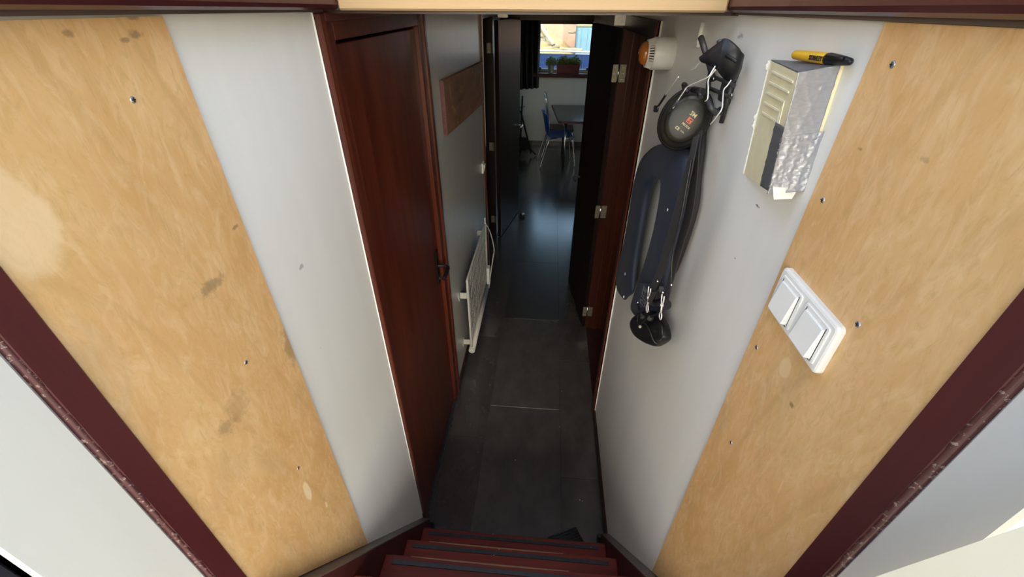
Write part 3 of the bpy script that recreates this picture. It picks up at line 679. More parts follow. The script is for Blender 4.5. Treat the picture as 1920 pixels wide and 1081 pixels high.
# ---------------------------------------------------------------- plywood panels with screws
def screws(parent, pts, x, s):
    for (px, py) in pts:
        c = aX(px, py, x)
        h = MB().lathe(c - Vector((s * .001, 0, 0)), (s, 0, 0), [(0, .0042), (.0016, .0040), (.0024, .0028)], 16).build('screw', 'screw', parent)
        g = MB().box(c + Vector((s * .0012, -.0028, -.0006)), c + Vector((s * .00175, .0028, .0006))); g.box(c + Vector((s * .0012, -.0006, -.0028)), c + Vector((s * .00175, .0006, .0028)))
        g.build('slot', 'slot', h)
def panel(name, x, s, y0, y1, mat, label, sc):
    poly = [(y0, strz(y0) + .012), (y1, strz(y1) + .012), (y1, 2.1805), (y0, 2.1835)]
    m = MB().hexa([Vector((x + s * .0003, a, b)) for a, b in poly], [Vector((x + s * .0058, a, b)) for a, b in poly])
    o = m.build(name, mat); tag(o, label, 'panel'); screws(o, sc, x + s * .0058, s); return o
panel('plywood_panel', XL, 1, 0.3045, 0.625, 'ply_left', 'worn stained plywood panel screwed to the left wall', [(249, 187), (461, 679), (559, 877)])
panel('plywood_panel', XR, -1, 0.3095, 0.611, 'ply_right', 'plywood panel on the right wall carrying the white switch', [(1674, 121), (1543, 375), (1609, 608), (1419, 651), (1371, 829)])

# ---------------------------------------------------------------- light switches
def rplate(y0, y1, z0, z1, xa, xb, r, bev, n=5):
    s_ = 1 if xb > xa else -1
    def loop(x, d):
        out = []
        rr = max(r - d, .0004)
        for cy, cz, a0 in ((y1 - r, z1 - r, 0), (y0 + r, z1 - r, 90), (y0 + r, z0 + r, 180), (y1 - r, z0 + r, 270)):
            for k in range(n + 1):
                t = math.radians(a0 + 90 * k / n); out.append(Vector((x, cy + rr * math.cos(t), cz + rr * math.sin(t))))
        return out
    return MB().loft([loop(xa, 0), loop(xb - s_ * bev, 0), loop(xb - s_ * bev * .3, bev * .3), loop(xb, bev)], True, False)
sw = thing('light_switch', (XR, 0.513, 1.785), 'white double rocker light switch on the right plywood panel', 'switch')
x0 = XR - .006
def swbox(y0, y1, z0, z1, xa, xb, bev): return MB().box((xa, y0, z0), (xb, y1, z1), bev)
rplate(0.436, 0.590, 1.784, 1.864, x0, x0 - .010, 0.008, 0.004).build('frame', 'white_plastic', sw)
for (ya, yb) in ((0.446, 0.508), (0.518, 0.580)):
    ins = rplate(ya, yb, 1.793, 1.855, x0 - .008, x0 - .0118, 0.004, 0.0012).build('insert', 'white_plastic', sw)
    yc = (ya + yb) / 2; h = .0235
    q = [(yc - h, 1.824 - .026), (yc + h, 1.824 - .026), (yc + h, 1.824 + .024), (yc - h, 1.824 + .024)]
    bot = [Vector((x0 - .0105, a, b)) for a, b in q]; top = [Vector((x0 - (.0200 if b < 1.82 else .0145), a + (yc - a) * .06, b + (1.824 - b) * .05)) for a, b in q]
    MB().hexa(bot, top).build('rocker', 'white_plastic', ins)
    fr = MB()
    for a, b in (((yc - h - .0022, 1.796), (yc - h - .0006, 1.851)), ((yc + h + .0006, 1.796), (yc + h + .0022, 1.851))): fr.box((x0 - .0112, a[0], a[1]), (x0 - .0118, b[0], b[1]))
    fr.box((x0 - .0112, yc - h, 1.7945), (x0 - .0118, yc + h, 1.796)); fr.build('shadow_gap', 'slot', ins)
swl = thing('light_switch', (XL, 3.40, 1.02), 'small white light switch beside the dark left doorway', 'switch')
rplate(3.355, 3.437, 1.02, 1.105, XL, XL + .012, .008, .004).build('frame', 'white_plastic', swl)
MB().hexa([Vector((XL + .011, a, b)) for a, b in ((3.372, 1.035), (3.42, 1.035), (3.42, 1.09), (3.372, 1.09))], [Vector((XL + (.026 if b > 1.06 else .016), a, b)) for a, b in ((3.374, 1.037), (3.418, 1.037), (3.418, 1.088), (3.374, 1.088))]).build('rocker', 'white_plastic', swl)

# ---------------------------------------------------------------- wooden board on the left wall
q = [aX(829, 257, XL), aX(905, 189, XL + .0), aX(900, 115, XL), aX(822, 152, XL)]
bd = MB()
bk = [Vector((XL + .001, p.y, p.z)) for p in q]; bk[1].y = bk[2].y = 3.46
bk[0].y = bk[3].y = 2.155
ft = [p + Vector((.020, 0, 0)) for p in bk]
bo = bd.hexa(bk, ft).build('wooden_board', 'board'); tag(bo, 'stained old wooden board hung on the glossy left wall', 'board')
ee = MB().hexa([bk[0] + Vector((0, -.004, 0)), bk[3] + Vector((0, -.004, 0)), bk[3] + Vector((0, -.0002, 0)), bk[0] + Vector((0, -.0002, 0))],
               [ft[0] + Vector((.001, -.004, 0)), ft[3] + Vector((.001, -.004, 0)), ft[3] + Vector((.001, .0, 0)), ft[0] + Vector((.001, .0, 0))]); ee.build('painted_edge', 'board_edge', bo)
for (py, pz, r) in ((3.0, 1.68, .018), (3.18, 1.72, .008)): MB().lathe((XL + .0208, py, pz), (1, 0, 0), [(0, r), (.0004, r * .9)], 14).build('knot', 'dark_red_wood', bo)

# ---------------------------------------------------------------- panel heater
ht = thing('panel_heater', (XL, 2.65, 0.1), 'white slatted panel heater low on the left wall', 'heater')
hx = XL + .058; hy0, hy1, hz0, hz1 = 2.205, 3.06, 0.165, 0.735
m = MB(); m.tube(smooth_path([(hx, hy0, hz0), (hx, hy0, hz1 - .07), (hx, hy0 + .012, hz1 - .02), (hx, hy0 + .06, hz1), (hx, hy1 - .06, hz1 - .01), (hx, hy1 - .012, hz1 - .03), (hx, hy1, hz1 - .08), (hx, hy1, hz0)], 6), 0.008, 10)
m.build('frame', 'heater_white', ht)
m = MB().tube([(hx + .004, hy0 - .015, hz0 - .012), (hx + .004, hy1, hz0 - .012)], 0.022, 20); m.build('lower_tube', 'heater_white', ht)
MB().lathe((hx + .004, hy0 - .015, hz0 - .012), (0, -1, 0), [(0, .0225), (.006, .022), (.010, .018), (.011, .002)], 24).build('end_cap', 'heater_white', ht)
MB().box((hx - .010, hy0 + .006, hz0), (hx - .007, hy1 - .006, hz1 - .015)).build('back_plate', 'strip', ht)
for r in range(5):
    zz0 = hz0 + .02 + r * (hz1 - hz0 - .05) / 5; zz1 = zz0 + (hz1 - hz0 - .05) / 5 - .016
    for c in range(14):
        yy = hy0 + .022 + c * (hy1 - hy0 - .04) / 14 + (r % 2) * .0
        MB().box((hx - .0065, yy, zz0), (hx - .002, yy + (hy1 - hy0 - .04) / 14 - .018, zz1), 0.001).build('slat', 'heater_white', ht)
for (yy, zz) in ((hy0 + .02, 0.60), (hy0 + .02, 0.20), (hy1 - .05, 0.66), (hy1 - .05, 0.22)):
    MB().box((XL, yy - .035, zz - .022), (XL + .003, yy + .02, zz + .022), 0.001).box((XL, yy - .004, zz - .022), (hx, yy, zz + .022)).build('bracket', 'heater_white', ht)
MB().tube(smooth_path([(hx + .005, hy1 - .02, hz1 - .005), (hx + .03, hy1 + .05, .62), (hx + .055, hy1 + .08, .45), (hx + .05, hy1 + .02, .38), (hx + .035, hy1 - .05, .25), (hx + .03, hy1 - .12, .18)], 6), 0.004, 8).build('cord', 'heater_white', ht)
MB().box((hx + .008, hy1 - .1, .20), (hx + .035, hy1 - .04, .36), 0.005).build('thermostat', 'white_plastic', ht)
MB().box((hx - .004, hy1 - .03, hz1 - .01), (hx + .006, hy1 - .01, hz1 + .045), 0.003).build('cord_clip', 'heater_white', ht)

# ---------------------------------------------------------------- alarm beacon on the right wall
al = thing('alarm_beacon', (XR, 1.59, 2.058), 'white alarm sounder with amber dome high on the right wall', 'alarm')
oc = (XR, 1.59, 2.058); ax = (-1, 0, 0)
MB().lathe(oc, ax, [(0, .045), (.003, .047), (.062, .047), (.066, .045)], 40).build('body', 'alarm_white', al)
gr = MB()
n = 34
for i in range(n):
    a = 2 * math.pi * i / n; u = Vector((0, math.cos(a), math.sin(a))); w = Vector((0, -math.sin(a), math.cos(a)))
    c = Vector(oc)
    p = [c + Vector((-.064, 0, 0)) + u * .0445 - w * .0014, c + Vector((-.064, 0, 0)) + u * .0445 + w * .0014, c + Vector((-.083, 0, 0)) + u * .0395 + w * .0012, c + Vector((-.083, 0, 0)) + u * .0395 - w * .0012]
    gr.hexa(p, [v + u * (-.006) for v in p])
gr.lathe(Vector(oc) + Vector((-.081, 0, 0)), ax, [(0, .0405), (.004, .040), (.004, .034), (0, .034)], 36)
g = gr.build('grille_ribs', 'alarm_white', al)
MB().lathe(Vector(oc) + Vector((-.062, 0, 0)), ax, [(0, .037), (.022, .034)], 30).build('grille_core', 'slot', al)
MB().lathe(Vector(oc) + Vector((-.082, 0, 0)), ax, [(0, .0345), (.010, .0335), (.018, .029), (.023, .020), (.0255, .008), (.026, .0005)], 36).build('amber_dome', 'amber', al)

# ---------------------------------------------------------------- small white clip on the wall
cl = MB(); a = aX(1317, 42, XR - .004); b = aX(1307, 88, XR - .004)
cl.sections([(a + Vector((0, -.006, 0)), a + Vector((0, .006, 0)), Vector((.004, 0, 0))), ((a + b) / 2 + Vector((0, -.008, 0)), (a + b) / 2 + Vector((0, .007, 0)), Vector((.005, 0, 0))), (b + Vector((0, -.010, 0)), b + Vector((0, .007, 0)), Vector((.004, 0, 0)))], 12, 4)
co = cl.build('wall_clip', 'foam'); tag(co, 'small ragged white clip stuck on the right wall above the hooks', 'clip')

# ---------------------------------------------------------------- coat hook
hk = thing('coat_hook', (XR, 1.1, 1.95), 'dark grey coat hook rack on the right wall holding ear muffs', 'coat hook')
def rod(pts, r, name='prong', mat='hook_metal', parent=None, per=5, n=10):
    return MB().tube(smooth_path(pts, per), r, n).build(name, mat, parent)
B = lambda px, py, d: aX(px, py, XR - d)
rod([B(1338, 150, .012), B(1331, 125, .03), B(1322, 95, .052), B(1314, 70, .06)], [.0065] * 16, parent=hk)
rod([B(1362, 140, .012), B(1357, 118, .03), B(1352, 96, .05), B(1350, 76, .055)], [.0065] * 16, parent=hk)
m = MB()
for a, b in (((1334, 118), (1322, 200)), ((1378, 140), (1352, 230))):
    p, q_ = aX(*a, XR - .008), aX(*b, XR - .008); m.tube([p, q_], .0052, 8)
for a, b in (((1334, 142), (1376, 160)), ((1330, 165), (1370, 182)), ((1324, 196), (1356, 214))):
    p, q_ = aX(*a, XR - .010), aX(*b, XR - .010); m.tube([p, q_], .0042, 8)
p = aX(1368, 165, XR); m.box((XR - .010, p.y - .03, p.z - .03), (XR, p.y + .03, p.z + .03), .003)
m.build('back_frame', 'hook_metal', hk)
rod([B(1350, 205, .010), B(1345, 212, .03), B(1335, 205, .05), B(1328, 190, .055)], [.006] * 16, parent=hk)
for px, py in ((1338, 148), (1372, 178)): MB().lathe(aX(px, py, XR - .016), (-1, 0, 0), [(0, .004), (.002, .003)], 10).build('screw', 'steel', hk)

# ---------------------------------------------------------------- ear muffs
em = thing('ear_muffs', (0.33, 1.12, 1.87), 'black ear muffs with wire band hanging from the coat hook', 'ear muffs')
yc = 1.085
def cup_frame():
    a = aY(1313, 176, yc); b = aY(1258, 268, yc); return a, b
ca, cb = cup_frame()
cc = (ca + cb) / 2 + Vector((0.0, 0, 0)); ul = (ca - cb).normalized(); ul = Vector((ul.x, 0, ul.z)).normalized()
axv = Vector((-0.25, -1.0, 0.22)).normalized(); ul = (ul - axv * ul.dot(axv)).normalized()
hl = (ca - cb).length / 2 * 1.15; hw = hl * 0.80; sxr = hl / hw
def cup(prof, mat, name, off=Vector((0, 0, 0))): return MB().lathe(cc + off, axv, [(d, r * hw) for d, r in prof], 40, True, sxr, ul).build(name, mat, em)
cup([(-.046, .72), (-.046, .97), (-.040, 1.06), (-.028, 1.08), (-.018, 1.04), (-.016, .9)], 'leather', 'ear_cushion')
cs = cup([(-.016, .96), (-.004, 1.0), (.004, 1.0), (.012, .95), (.018, .86), (.020, .80), (.024, .78), (.028, .74), (.030, .60), (.031, .3), (.0312, .02)], 'cup_plastic', 'cup_shell')
cup([(-.017, .97), (-.012, 1.05), (-.004, 1.05), (-.002, 1.0)], 'black_plastic', 'rim')
# markings on the shell
xd = Vector((0.83, -0.1, -0.55)); xd = (xd - axv * xd.dot(axv)).normalized(); yd = axv.cross(xd).normalized()
if yd.z < 0: yd = -yd
fc = cc + axv * .0318
def mk(px, py): 
    v = _ray(px, py); t = (fc - O3).dot(axv) / v.dot(axv); return O3 + v * t
text('3M', .013, mk(1300, 215), xd, yd, 'print_gold', cs, bold=True)
bx = mk(1293, 226); h = .0062
MB().hexa([bx + xd * h * i + yd * h * j - axv * .0005 for i, j in ((-1, -1), (1, -1), (1, 1), (-1, 1))], [bx + xd * h * i + yd * h * j + axv * .0003 for i, j in ((-1, -1), (1, -1), (1, 1), (-1, 1))]).build('emblem', 'print_red', cs)
for i, j, w, hh in ((.25, .5, .55, .16), (-.15, -.55, .6, .14), (.1, 0.0, .16, .16)):
    c = bx + xd * h * i + yd * h * j + axv * .0004
    MB().hexa([c + xd * h * w * a + yd * h * hh * b for a, b in ((-1, -1), (1, -1), (1, 1), (-1, 1))], [c + xd * h * w * a + yd * h * hh * b + axv * .0003 for a, b in ((-1, -1), (1, -1), (1, 1), (-1, 1))]).build('emblem_bar', 'print_black', cs)
text('PELTOR', .0062, mk(1286, 236), xd, yd, 'print_gold', cs, bold=True)
text('OPTIME II', .0045, mk(1283, 241), xd, yd, 'print_grey', cs)
text('CE', .0085, mk(1270, 240), xd, yd, 'print_gold', cs, bold=True)
text('0194', .005, mk(1279, 247), xd, yd, 'print_gold', cs)
# second cup behind
cc2 = cc + Vector((.035, .075, -.01))
MB().lathe(cc2, -axv, [(d, r * hw * .86) for d, r in ((-.03, .7), (-.03, .98), (-.018, 1.06), (-.004, 1.0), (.008, .92), (.016, .7), (.018, .1))], 32, True, sxr, ul).build('rear_cup', 'leather', em)
# neck band cover: folded strip of black leatherette
bandp = [((1313, 108), (1316, 117), .085), ((1334, 91), (1330, 122), .075), ((1351, 78), (1341, 129), .065), ((1361, 72), (1349, 136), .058), ((1378, 84), (1359, 147), .046), ((1392, 100), (1371, 153), .030), ((1392, 108), (1380, 148), .012)]
tops = smooth_path([B(p[0][0], p[0][1], p[2]) for p in bandp], 5); bots = smooth_path([B(p[1][0], p[1][1], p[2]) for p in bandp], 5)
m = MB(); rings = []
for i in range(len(tops)):
    a, b = tops[i], bots[i]; t = (tops[min(i + 1, len(tops) - 1)] - tops[max(i - 1, 0)]).normalized(); nv = t.cross(a - b).normalized() * .003
    mid = (a + b) / 2
    rings.append([a + nv, mid + nv * 1.6, b + nv, b - nv, mid - nv * 1.2, a - nv])
m.loft(rings, True, True); bo_ = m.build('neck_band', 'leather', em)
# lower flap and stitching bar
a = B(1362, 104, .058); b = B(1382, 116, .046); MB().tube([a, b], .0035, 8).build('stitch_bar', 'leather', bo_)
def wire(pts, r=.0013): return MB().tube(smooth_path(pts, 6), r, 8).build('wire', 'wire', em)
wire([B(1341, 124, .07), B(1335, 134, .075), B(1328, 144, .08), B(1310, 153, .088), B(1290, 162, .096), B(1282, 172, .10), B(1270, 190, .105), B(1262, 203, .108)])
wire([B(1342, 130, .066), B(1334, 140, .07), B(1328, 150, .072), B(1328, 165, .074), B(1327, 184, .075), B(1322, 190, .075)])
wire([B(1371, 150, .035), B(1364, 160, .04), B(1357, 169, .045), B(1355, 190, .05), B(1353, 205, .054), B(1344, 218, .058), B(1332, 233, .06)])
wire([B(1314, 115, .085), B(1308, 122, .086), B(1303, 128, .087), B(1295, 132, .088)])
wire([B(1272, 144, .098), B(1262, 158, .1), B(1252, 172, .10), B(1242, 187, .10), B(1232, 204, .10)])
m = MB(); m.tube([B(1248, 178, .1), B(1229, 207, .1)], .0028, 8); m.box(B(1230, 204, .1) - Vector((.006, .006, .008)), B(1230, 204, .1) + Vector((.006, .006, .008)), .002)
m.build('wire_sleeve', 'black_plastic', em)
MB().tube([B(1270, 190, .107), B(1246, 220, .112)], .0026, 8).build('wire_sleeve', 'hook_metal', em)
m = MB(); m.tube(smooth_path([B(1284, 172, .075), B(1281, 158, .08), B(1287, 160, .085), B(1288, 174, .085)], 5), .004, 8)
m.tube([B(1300, 168, .075), B(1318, 172, .07)], .007, 8); m.tube([B(1308, 170, .082), B(1314, 182, .084)], .005, 8); m.build('yoke', 'black_plastic', em)

# ---------------------------------------------------------------- inflatable life jacket
lj = thing('life_jacket', (XR - .04, 1.4, 1.1), 'navy inflatable life jacket hanging below the ear muffs', 'life jacket')
outer = [(1171, 562), (1160, 545), (1158, 525), (1164, 492), (1174, 455), (1184, 400), (1195, 340), (1209, 298), (1232, 274), (1262, 268), (1288, 282), (1294, 315), (1286, 370), (1272, 430), (1256, 500), (1243, 550), (1230, 578), (1212, 594)]
inner = [(1175, 557), (1186, 548), (1189, 528), (1192, 495), (1198, 458), (1206, 413), (1212, 378), (1219, 352), (1227, 337), (1236, 330), (1246, 340), (1246, 358), (1239, 398), (1227, 448), (1212, 497), (1194, 548), (1185, 576), (1190, 590)]
depth = [.006, .014, .02, .022, .022, .022, .024, .026, .028, .028, .028, .026, .024, .022, .022, .022, .018, .008]
oo = smooth_path([B(*p, .045) for p in outer], 5); ii = smooth_path([B(*p, .045) for p in inner], 5)
dd = smooth_path([Vector((d, 0, 0)) for d in depth], 5)
m = MB().sections([(a, b, Vector((max(d.x, .003), 0, 0))) for a, b, d in zip(oo, ii, dd)], 18, 2.4)
lc = m.build('collar', 'navy', lj)
# dark back panel and webbing
def ribbon(pairs, dep, name, mat, half=.0015, per=5):
    l = smooth_path([B(p[0][0], p[0][1], p[2] if len(p) > 2 else dep) for p in pairs], per); r = smooth_path([B(p[1][0], p[1][1], p[2] if len(p) > 2 else dep) for p in pairs], per)
    return MB().sections([(a, b, Vector((half, 0, 0))) for a, b in zip(l, r)], 10, 5).build(name, mat, lj)
ribbon([((1285, 262), (1322, 232)), ((1284, 300), (1320, 275)), ((1278, 340), (1313, 330)), ((1268, 390), (1308, 385)), ((1258, 440), (1290, 448)), ((1250, 490), (1268, 505)), ((1246, 510), (1256, 520))], .014, 'back_panel', 'webbing', .008)
ribbon([((1300, 258), (1311, 252), .07), ((1292, 292), (1304, 288), .088), ((1278, 340), (1294, 338), .092), ((1262, 400), (1280, 402), .092), ((1246, 455), (1262, 458), .09), ((1230, 510), (1244, 512), .088), ((1217, 540), (1229, 545), .088)], .09, 'strap', 'webbing')
ribbon([((1309, 248), (1318, 244), .05), ((1302, 280), (1312, 278), .072), ((1296, 330), (1308, 330), .072), ((1284, 400), (1299, 402), .07), ((1268, 460), (1281, 462), .07), ((1254, 520), (1264, 520), .072), ((1242, 562), (1254, 562), .074)], .07, 'strap', 'webbing')
m = MB(); m.tube(smooth_path([B(1296, 300, .095), B(1288, 345, .097), B(1276, 410, .097), B(1262, 470, .095), B(1258, 530, .09), B(1257, 545, .09)], 5), .0022, 8); m.build('lanyard', 'black_plastic', lj)
# adjuster loop
MB().box(B(1294, 318, .08) - Vector((.004, .016, .012)), B(1294, 318, .08) + Vector((.004, .016, .012)), .003).build('adjuster', 'black_plastic', lj)
# snap hooks
def snap(px, py, d, s=1.0, tilt=0):
    c = B(px, py, d); m = MB(); u = Vector((0, -.35, -1)).normalized(); w = Vector((0, 1, -.35)).normalized(); k = .011 * s
    m.tube(smooth_path([c - u * 2.6 * k - w * 1.0 * k, c - u * 1.2 * k - w * .9 * k, c - w * .2 * k, c + w * .2 * k, c - u * 1.2 * k + w * .9 * k, c - u * 2.6 * k + w * 1.0 * k], 4), .0016, 8)
    m.tube([c - u * .2 * k, c + u * 1.8 * k], .0022, 8)
    m.tube([c - u * .3 * k, c + u * .25 * k], .0042, 10)
    o = c + u * 2.7 * k; m.tube([o + (u * math.sin(t) + w * math.cos(t)) * .95 * k for t in [2 * math.pi * i / 16 for i in range(17)]], .0016, 8)
    m.build('snap_hook', 'wire', lj)
snap(1216, 558, .098); snap(1241, 572, .09, .9)
m = MB(); m.tube([B(1222, 567, .085), B(1250, 571, .07)], .013, 16); m.build('gas_cylinder', 'black_plastic', lj)
m = MB(); m.box(B(1236, 545, .075) - Vector((.012, .025, .03)), B(1236, 545, .075) + Vector((.012, .025, .02)), .006); m.tube([B(1240, 540, .09), B(1237, 552, .085)], .006, 10); m.build('inflator', 'black_rubber', lj)
for px, py, d in ((1233, 527, .095), (1259, 534, .095), (1243, 548, .095), (1196, 567, .105)): MB().lathe(B(px, py, d), (-.6, -.7, .2), [(0, .0030), (.002, .0026), (.003, .001)], 10).build('stud', 'steel', lj)
m = MB(); m.tube(smooth_path([B(1196, 568, .1), B(1199, 580, .1), B(1203, 590, .1)], 4), [.0035] * 9, 8); m.build('pull_toggle', 'black_plastic', lj)
ribbon([((1209, 548), (1231, 546), .096), ((1208, 558), (1227, 556), .097), ((1212, 566), (1222, 566), .098)], .096, 'tab', 'webbing', .002)
# BESTO printed down the right lobe
fq = [B(1189, 572, .086), B(1212, 574, .066), B(1223, 532, .066), B(1200, 530, .086)]
bq = [p + Vector((.012, 0, 0)) for p in fq]
lab = MB().hexa(bq, fq).build('label_flap', 'navy', lj)
fn_ = (fq[1] - fq[0]).cross(fq[3] - fq[0]).normalized()
if fn_.x > 0: fn_ = -fn_
tx = ((fq[0] + fq[1]) / 2 - (fq[3] + fq[2]) / 2).normalized(); ty = fn_.cross(tx)
tc = (fq[0] + fq[1] + fq[2] + fq[3]) / 4 + fn_ * .0012
text('BESTO', (fq[1] - fq[0]).length * .58, tc + ty * (fq[1] - fq[0]).length * .10, tx, ty, 'print_grey', lab, depth=.0006, bold=True, sx=(fq[3] - fq[0]).length * .80 / ((fq[1] - fq[0]).length * .58 * 3.3))
m = MB()
for px, py in ((1252, 393),): m.lathe(B(px, py, .08), (-1, 0, 0), [(0, .004), (.001, .003)], 8)
p = B(1170, 556, .055); m.lathe(p, (-1, 0, 0), [(0, .006), (.003, .004)], 8); p = B(1172, 513, .078); m.lathe(p, (-1, 0, 0), [(0, .006), (.001, .004)], 8)
m.build('paint_spot', 'white_plastic', lj)

# ---------------------------------------------------------------- black pouch hanging under the jacket
po = thing('pouch', (XR - .05, 1.15, 1.2), 'small black zipped leather pouch hanging lowest under the life jacket', 'pouch')
lft = [(1200, 588), (1192, 598), (1190, 610), (1198, 628), (1216, 642), (1229, 649)]
rgt = [(1222, 580), (1236, 592), (1243, 606), (1247, 622), (1246, 636), (1236, 648)]
dp = [.012, .026, .032, .032, .026, .008]
l = smooth_path([B(*p, .045) for p in lft], 4); r = smooth_path([B(*p, .045) for p in rgt], 4); d4 = smooth_path([Vector((d, 0, 0)) for d in dp], 4)
MB().sections([(a, b, d) for a, b, d in zip(l, r, d4)], 16, 3.0).build('body', 'leather', po)
fl_ = [(1217, 606), (1222, 628), (1231, 641), (1243, 632), (1242, 612), (1233, 601)]
MB().sections([(B(1214, 606, .080), B(1236, 600, .075), Vector((.003, 0, 0))), (B(1219, 618, .082), B(1242, 612, .076), Vector((.004, 0, 0))), (B(1224, 630, .080), B(1243, 628, .074), Vector((.004, 0, 0))), (B(1231, 639, .074), B(1239, 637, .070), Vector((.002, 0, 0)))], 12, 3).build('front_pocket', 'leather', po)
m = MB(); m.tube(smooth_path([B(1192, 600, .082), B(1202, 604, .085), B(1212, 608, .086), B(1219, 622, .086), B(1225, 638, .08), B(1232, 645, .07)], 4), .0016, 6); m.build('zip', 'hook_metal', po)
m = MB(); m.tube(smooth_path([B(1198, 608, .085), B(1210, 600, .09), B(1225, 592, .09), B(1238, 585, .085)], 4), .002, 6); m.tube(smooth_path([B(1196, 590, .09), B(1206, 586, .092), B(1218, 583, .09)], 4), .002, 6); m.tube(smooth_path([B(1196, 592, .09), B(1196, 604, .088), B(1200, 613, .088)], 4), .002, 6); m.build('cord', 'black_plastic', po)
m = MB(); m.lathe(B(1201, 612, .088), (-.7, -.6, .3), [(0, .005), (.004, .004)], 12); m.build('cord_lock', 'brass_edge', po)
MB().lathe(B(1206, 594, .088), (-.7, -.6, .3), [(0, .008), (.006, .007), (.009, .003)], 12).build('knob', 'black_rubber', po); m = MB(); m.lathe(B(1220, 596, .088), (-.7, -.6, .3), [(0, .009), (.008, .007), (.010, .003)], 12); m.build('knob', 'black_rubber', po)

# ---------------------------------------------------------------- taped cream box and marker pen
bxo = thing('wall_box', (XR, 0.76, 1.93), 'cream wedge-shaped wall box patched with silver duct tape', 'box')
A, Bq, C = aX(1445, 114, XR), aX(1583, 122, XR), aX(1497, 138, .331)
A2, B2, C2 = aX(1395, 326, XR), aX(1506, 352, XR), aX(1441, 357, .345)
MB().hexa([A2, B2, C2], [A, Bq, C]).build('body', 'cream', bxo)
nf = (C - A).cross(C2 - C).normalized()
if nf.x > 0: nf = -nf
nn_ = (Bq - C).cross(C2 - C).normalized()
if nn_.y > 0: nn_ = -nn_
def onf(u, v, off=0.0):   # cream face: u from far edge to ridge, v from bottom to top
    return (A2.lerp(C2, u)).lerp(A.lerp(C, u), v) + nf * off
def onn(u, v, off=0.0):   # near face: u from ridge to wall
    return (C2.lerp(B2, u)).lerp(C.lerp(Bq, u), v) + nn_ * off
def wrinkle(seed, fn, u0, u1, v0, v1, amp, nu=30, nv=46, jag=0.0, base=.0045):
    rnd = random.Random(seed); ph = [(rnd.uniform(0, 6.3), rnd.uniform(5, 16), rnd.uniform(-26, 26), rnd.uniform(.3, 1)) for _ in range(7)]
    jl = [rnd.uniform(-1, 1) for _ in range(nv + 1)]; jr = [rnd.uniform(-1, 1) for _ in range(nv + 1)]
    def f(a, b):
        j = int(round(b * nv)); u = u0 + (u1 - u0) * a + jag * (jl[j] * (1 - a) + jr[j] * a); v = v0 + (v1 - v0) * b
        h = sum(k * (1 - abs(math.sin(p + a * x + b * y))) ** 3 for p, x, y, k in ph) / 1.5 - 1
        return fn(u, v, base + amp * (h + 1) * .5)
    return MB().grid(f, nu, nv)
wrinkle(1, onn, -0.06, 0.86, 0.44, 1.015, .0022).build('tape', 'tape', bxo, solid=.0006)
wrinkle(2, onn, -0.08, 1.10, -0.02, 0.50, .0038, jag=.022).build('tape', 'tape', bxo, solid=.0006)
wrinkle(3, onf, 0.74, 1.04, 0.0, 0.58, .0016, 14, 20, base=.0012).build('tape_fold', 'tape_dark', bxo, solid=.0006)
tp = [A + Vector((0, 0, .0012)), Bq.lerp(A, .02) + Vector((0, 0, .0012)), C + Vector((0, 0, .0012))]
MB().hexa(tp, [p + Vector((0, 0, .0008)) for p in tp]).build('tape_top', 'tape_dark', bxo)
for k in range(5):           # nested raised ribs on the cream face
    v = 0.93 - k * .085; ue = 0.93 - k * .045
    def strip(a, b, c, d): return MB().hexa([onf(*q_, .0002) for q_ in (a, b, c, d)], [onf(*q_, .0016) for q_ in (a, b, c, d)])
    m = strip((0.16, v - .010), (ue, v - .010), (ue, v + .006), (0.16, v + .006))
    if k >= 2: m.merge(strip((ue - .03, v - .36 + .02 * k), (ue, v - .36 + .02 * k), (ue, v), (ue - .03, v)))
    m.build('rib', 'cream_light', bxo)
rnd = random.Random(5); rings = []
for k in range(61):
    v = k / 60; c = A2.lerp(A, v) + Vector((-.001, .001, 0)); w = rnd.uniform(.0005, .0018) + (.005 * rnd.random() if 24 < k < 36 or k > 54 else 0)
    rings.append([c + Vector((.0015, 0, 0)), c + Vector((-w * .8, w * .3, 0)), c + Vector((-w * .5, w * 1.3, 0)), c + Vector((.0015, w * 1.5, 0))])
m = MB().loft(rings, True, True)
m.build('ragged_sealant', 'foam', bxo)
c = (C2 + B2) / 2; m = MB(); m.hexa([c + Vector((-.016, -.008, -.014)), c + Vector((.010, -.008, -.012)), c + Vector((.012, .012, -.004)), c + Vector((-.012, .012, -.004))], [c + Vector((-.022, -.004, .004)), c + Vector((.016, -.004, .004)), c + Vector((.016, .014, .006)), c + Vector((-.016, .014, .006))]); m.build('foam_scrap', 'foam', bxo)

pa = aZ(1490, 101, 2.146); pb = aZ(1598, 114, 2.141)
pa.x = XR - .011; pb.x = XR - .011
pa = aX(1490, 102, XR - .0105); pb = aX(1597, 116, XR - .0115)
pe = thing('marker_pen', tuple(pa.lerp(pb, .5)), 'yellow marker pen with black cap lying on the taped box', 'pen')
dx = (pb - pa); LN = dx.length; dx.normalize()
MB().lathe(pa, dx, [(0, .003), (.002, .0058), (.004, .0064), (.03, .0070), (.066, .0072), (.098, .0072), (.099, .0066)], 24).build('barrel', 'yellow', pe)
MB().lathe(pa, dx, [(.096, .0074), (.100, .0078), (.115, .0070), (.135, .0056), (.148, .0042), (LN, .0012)], 24).build('cap', 'black_plastic', pe)
MB().lathe(pa, dx, [(-.001, .002), (.0015, .0052)], 16).build('end_plug', 'black_plastic', pe)
cu_ = Vector((-1, 0, .55)).normalized(); cu_ = (cu_ - dx * cu_.dot(dx)).normalized()
MB().tube([pa + dx * .104 + cu_ * .0085, pa + dx * .135 + cu_ * .0080, pa + dx * .140 + cu_ * .0055], .0022, 8).build('clip', 'black_plastic', pe)
tv = Vector((-1, 0, -.1)).normalized(); tv = (tv - dx * tv.dot(dx)).normalized()
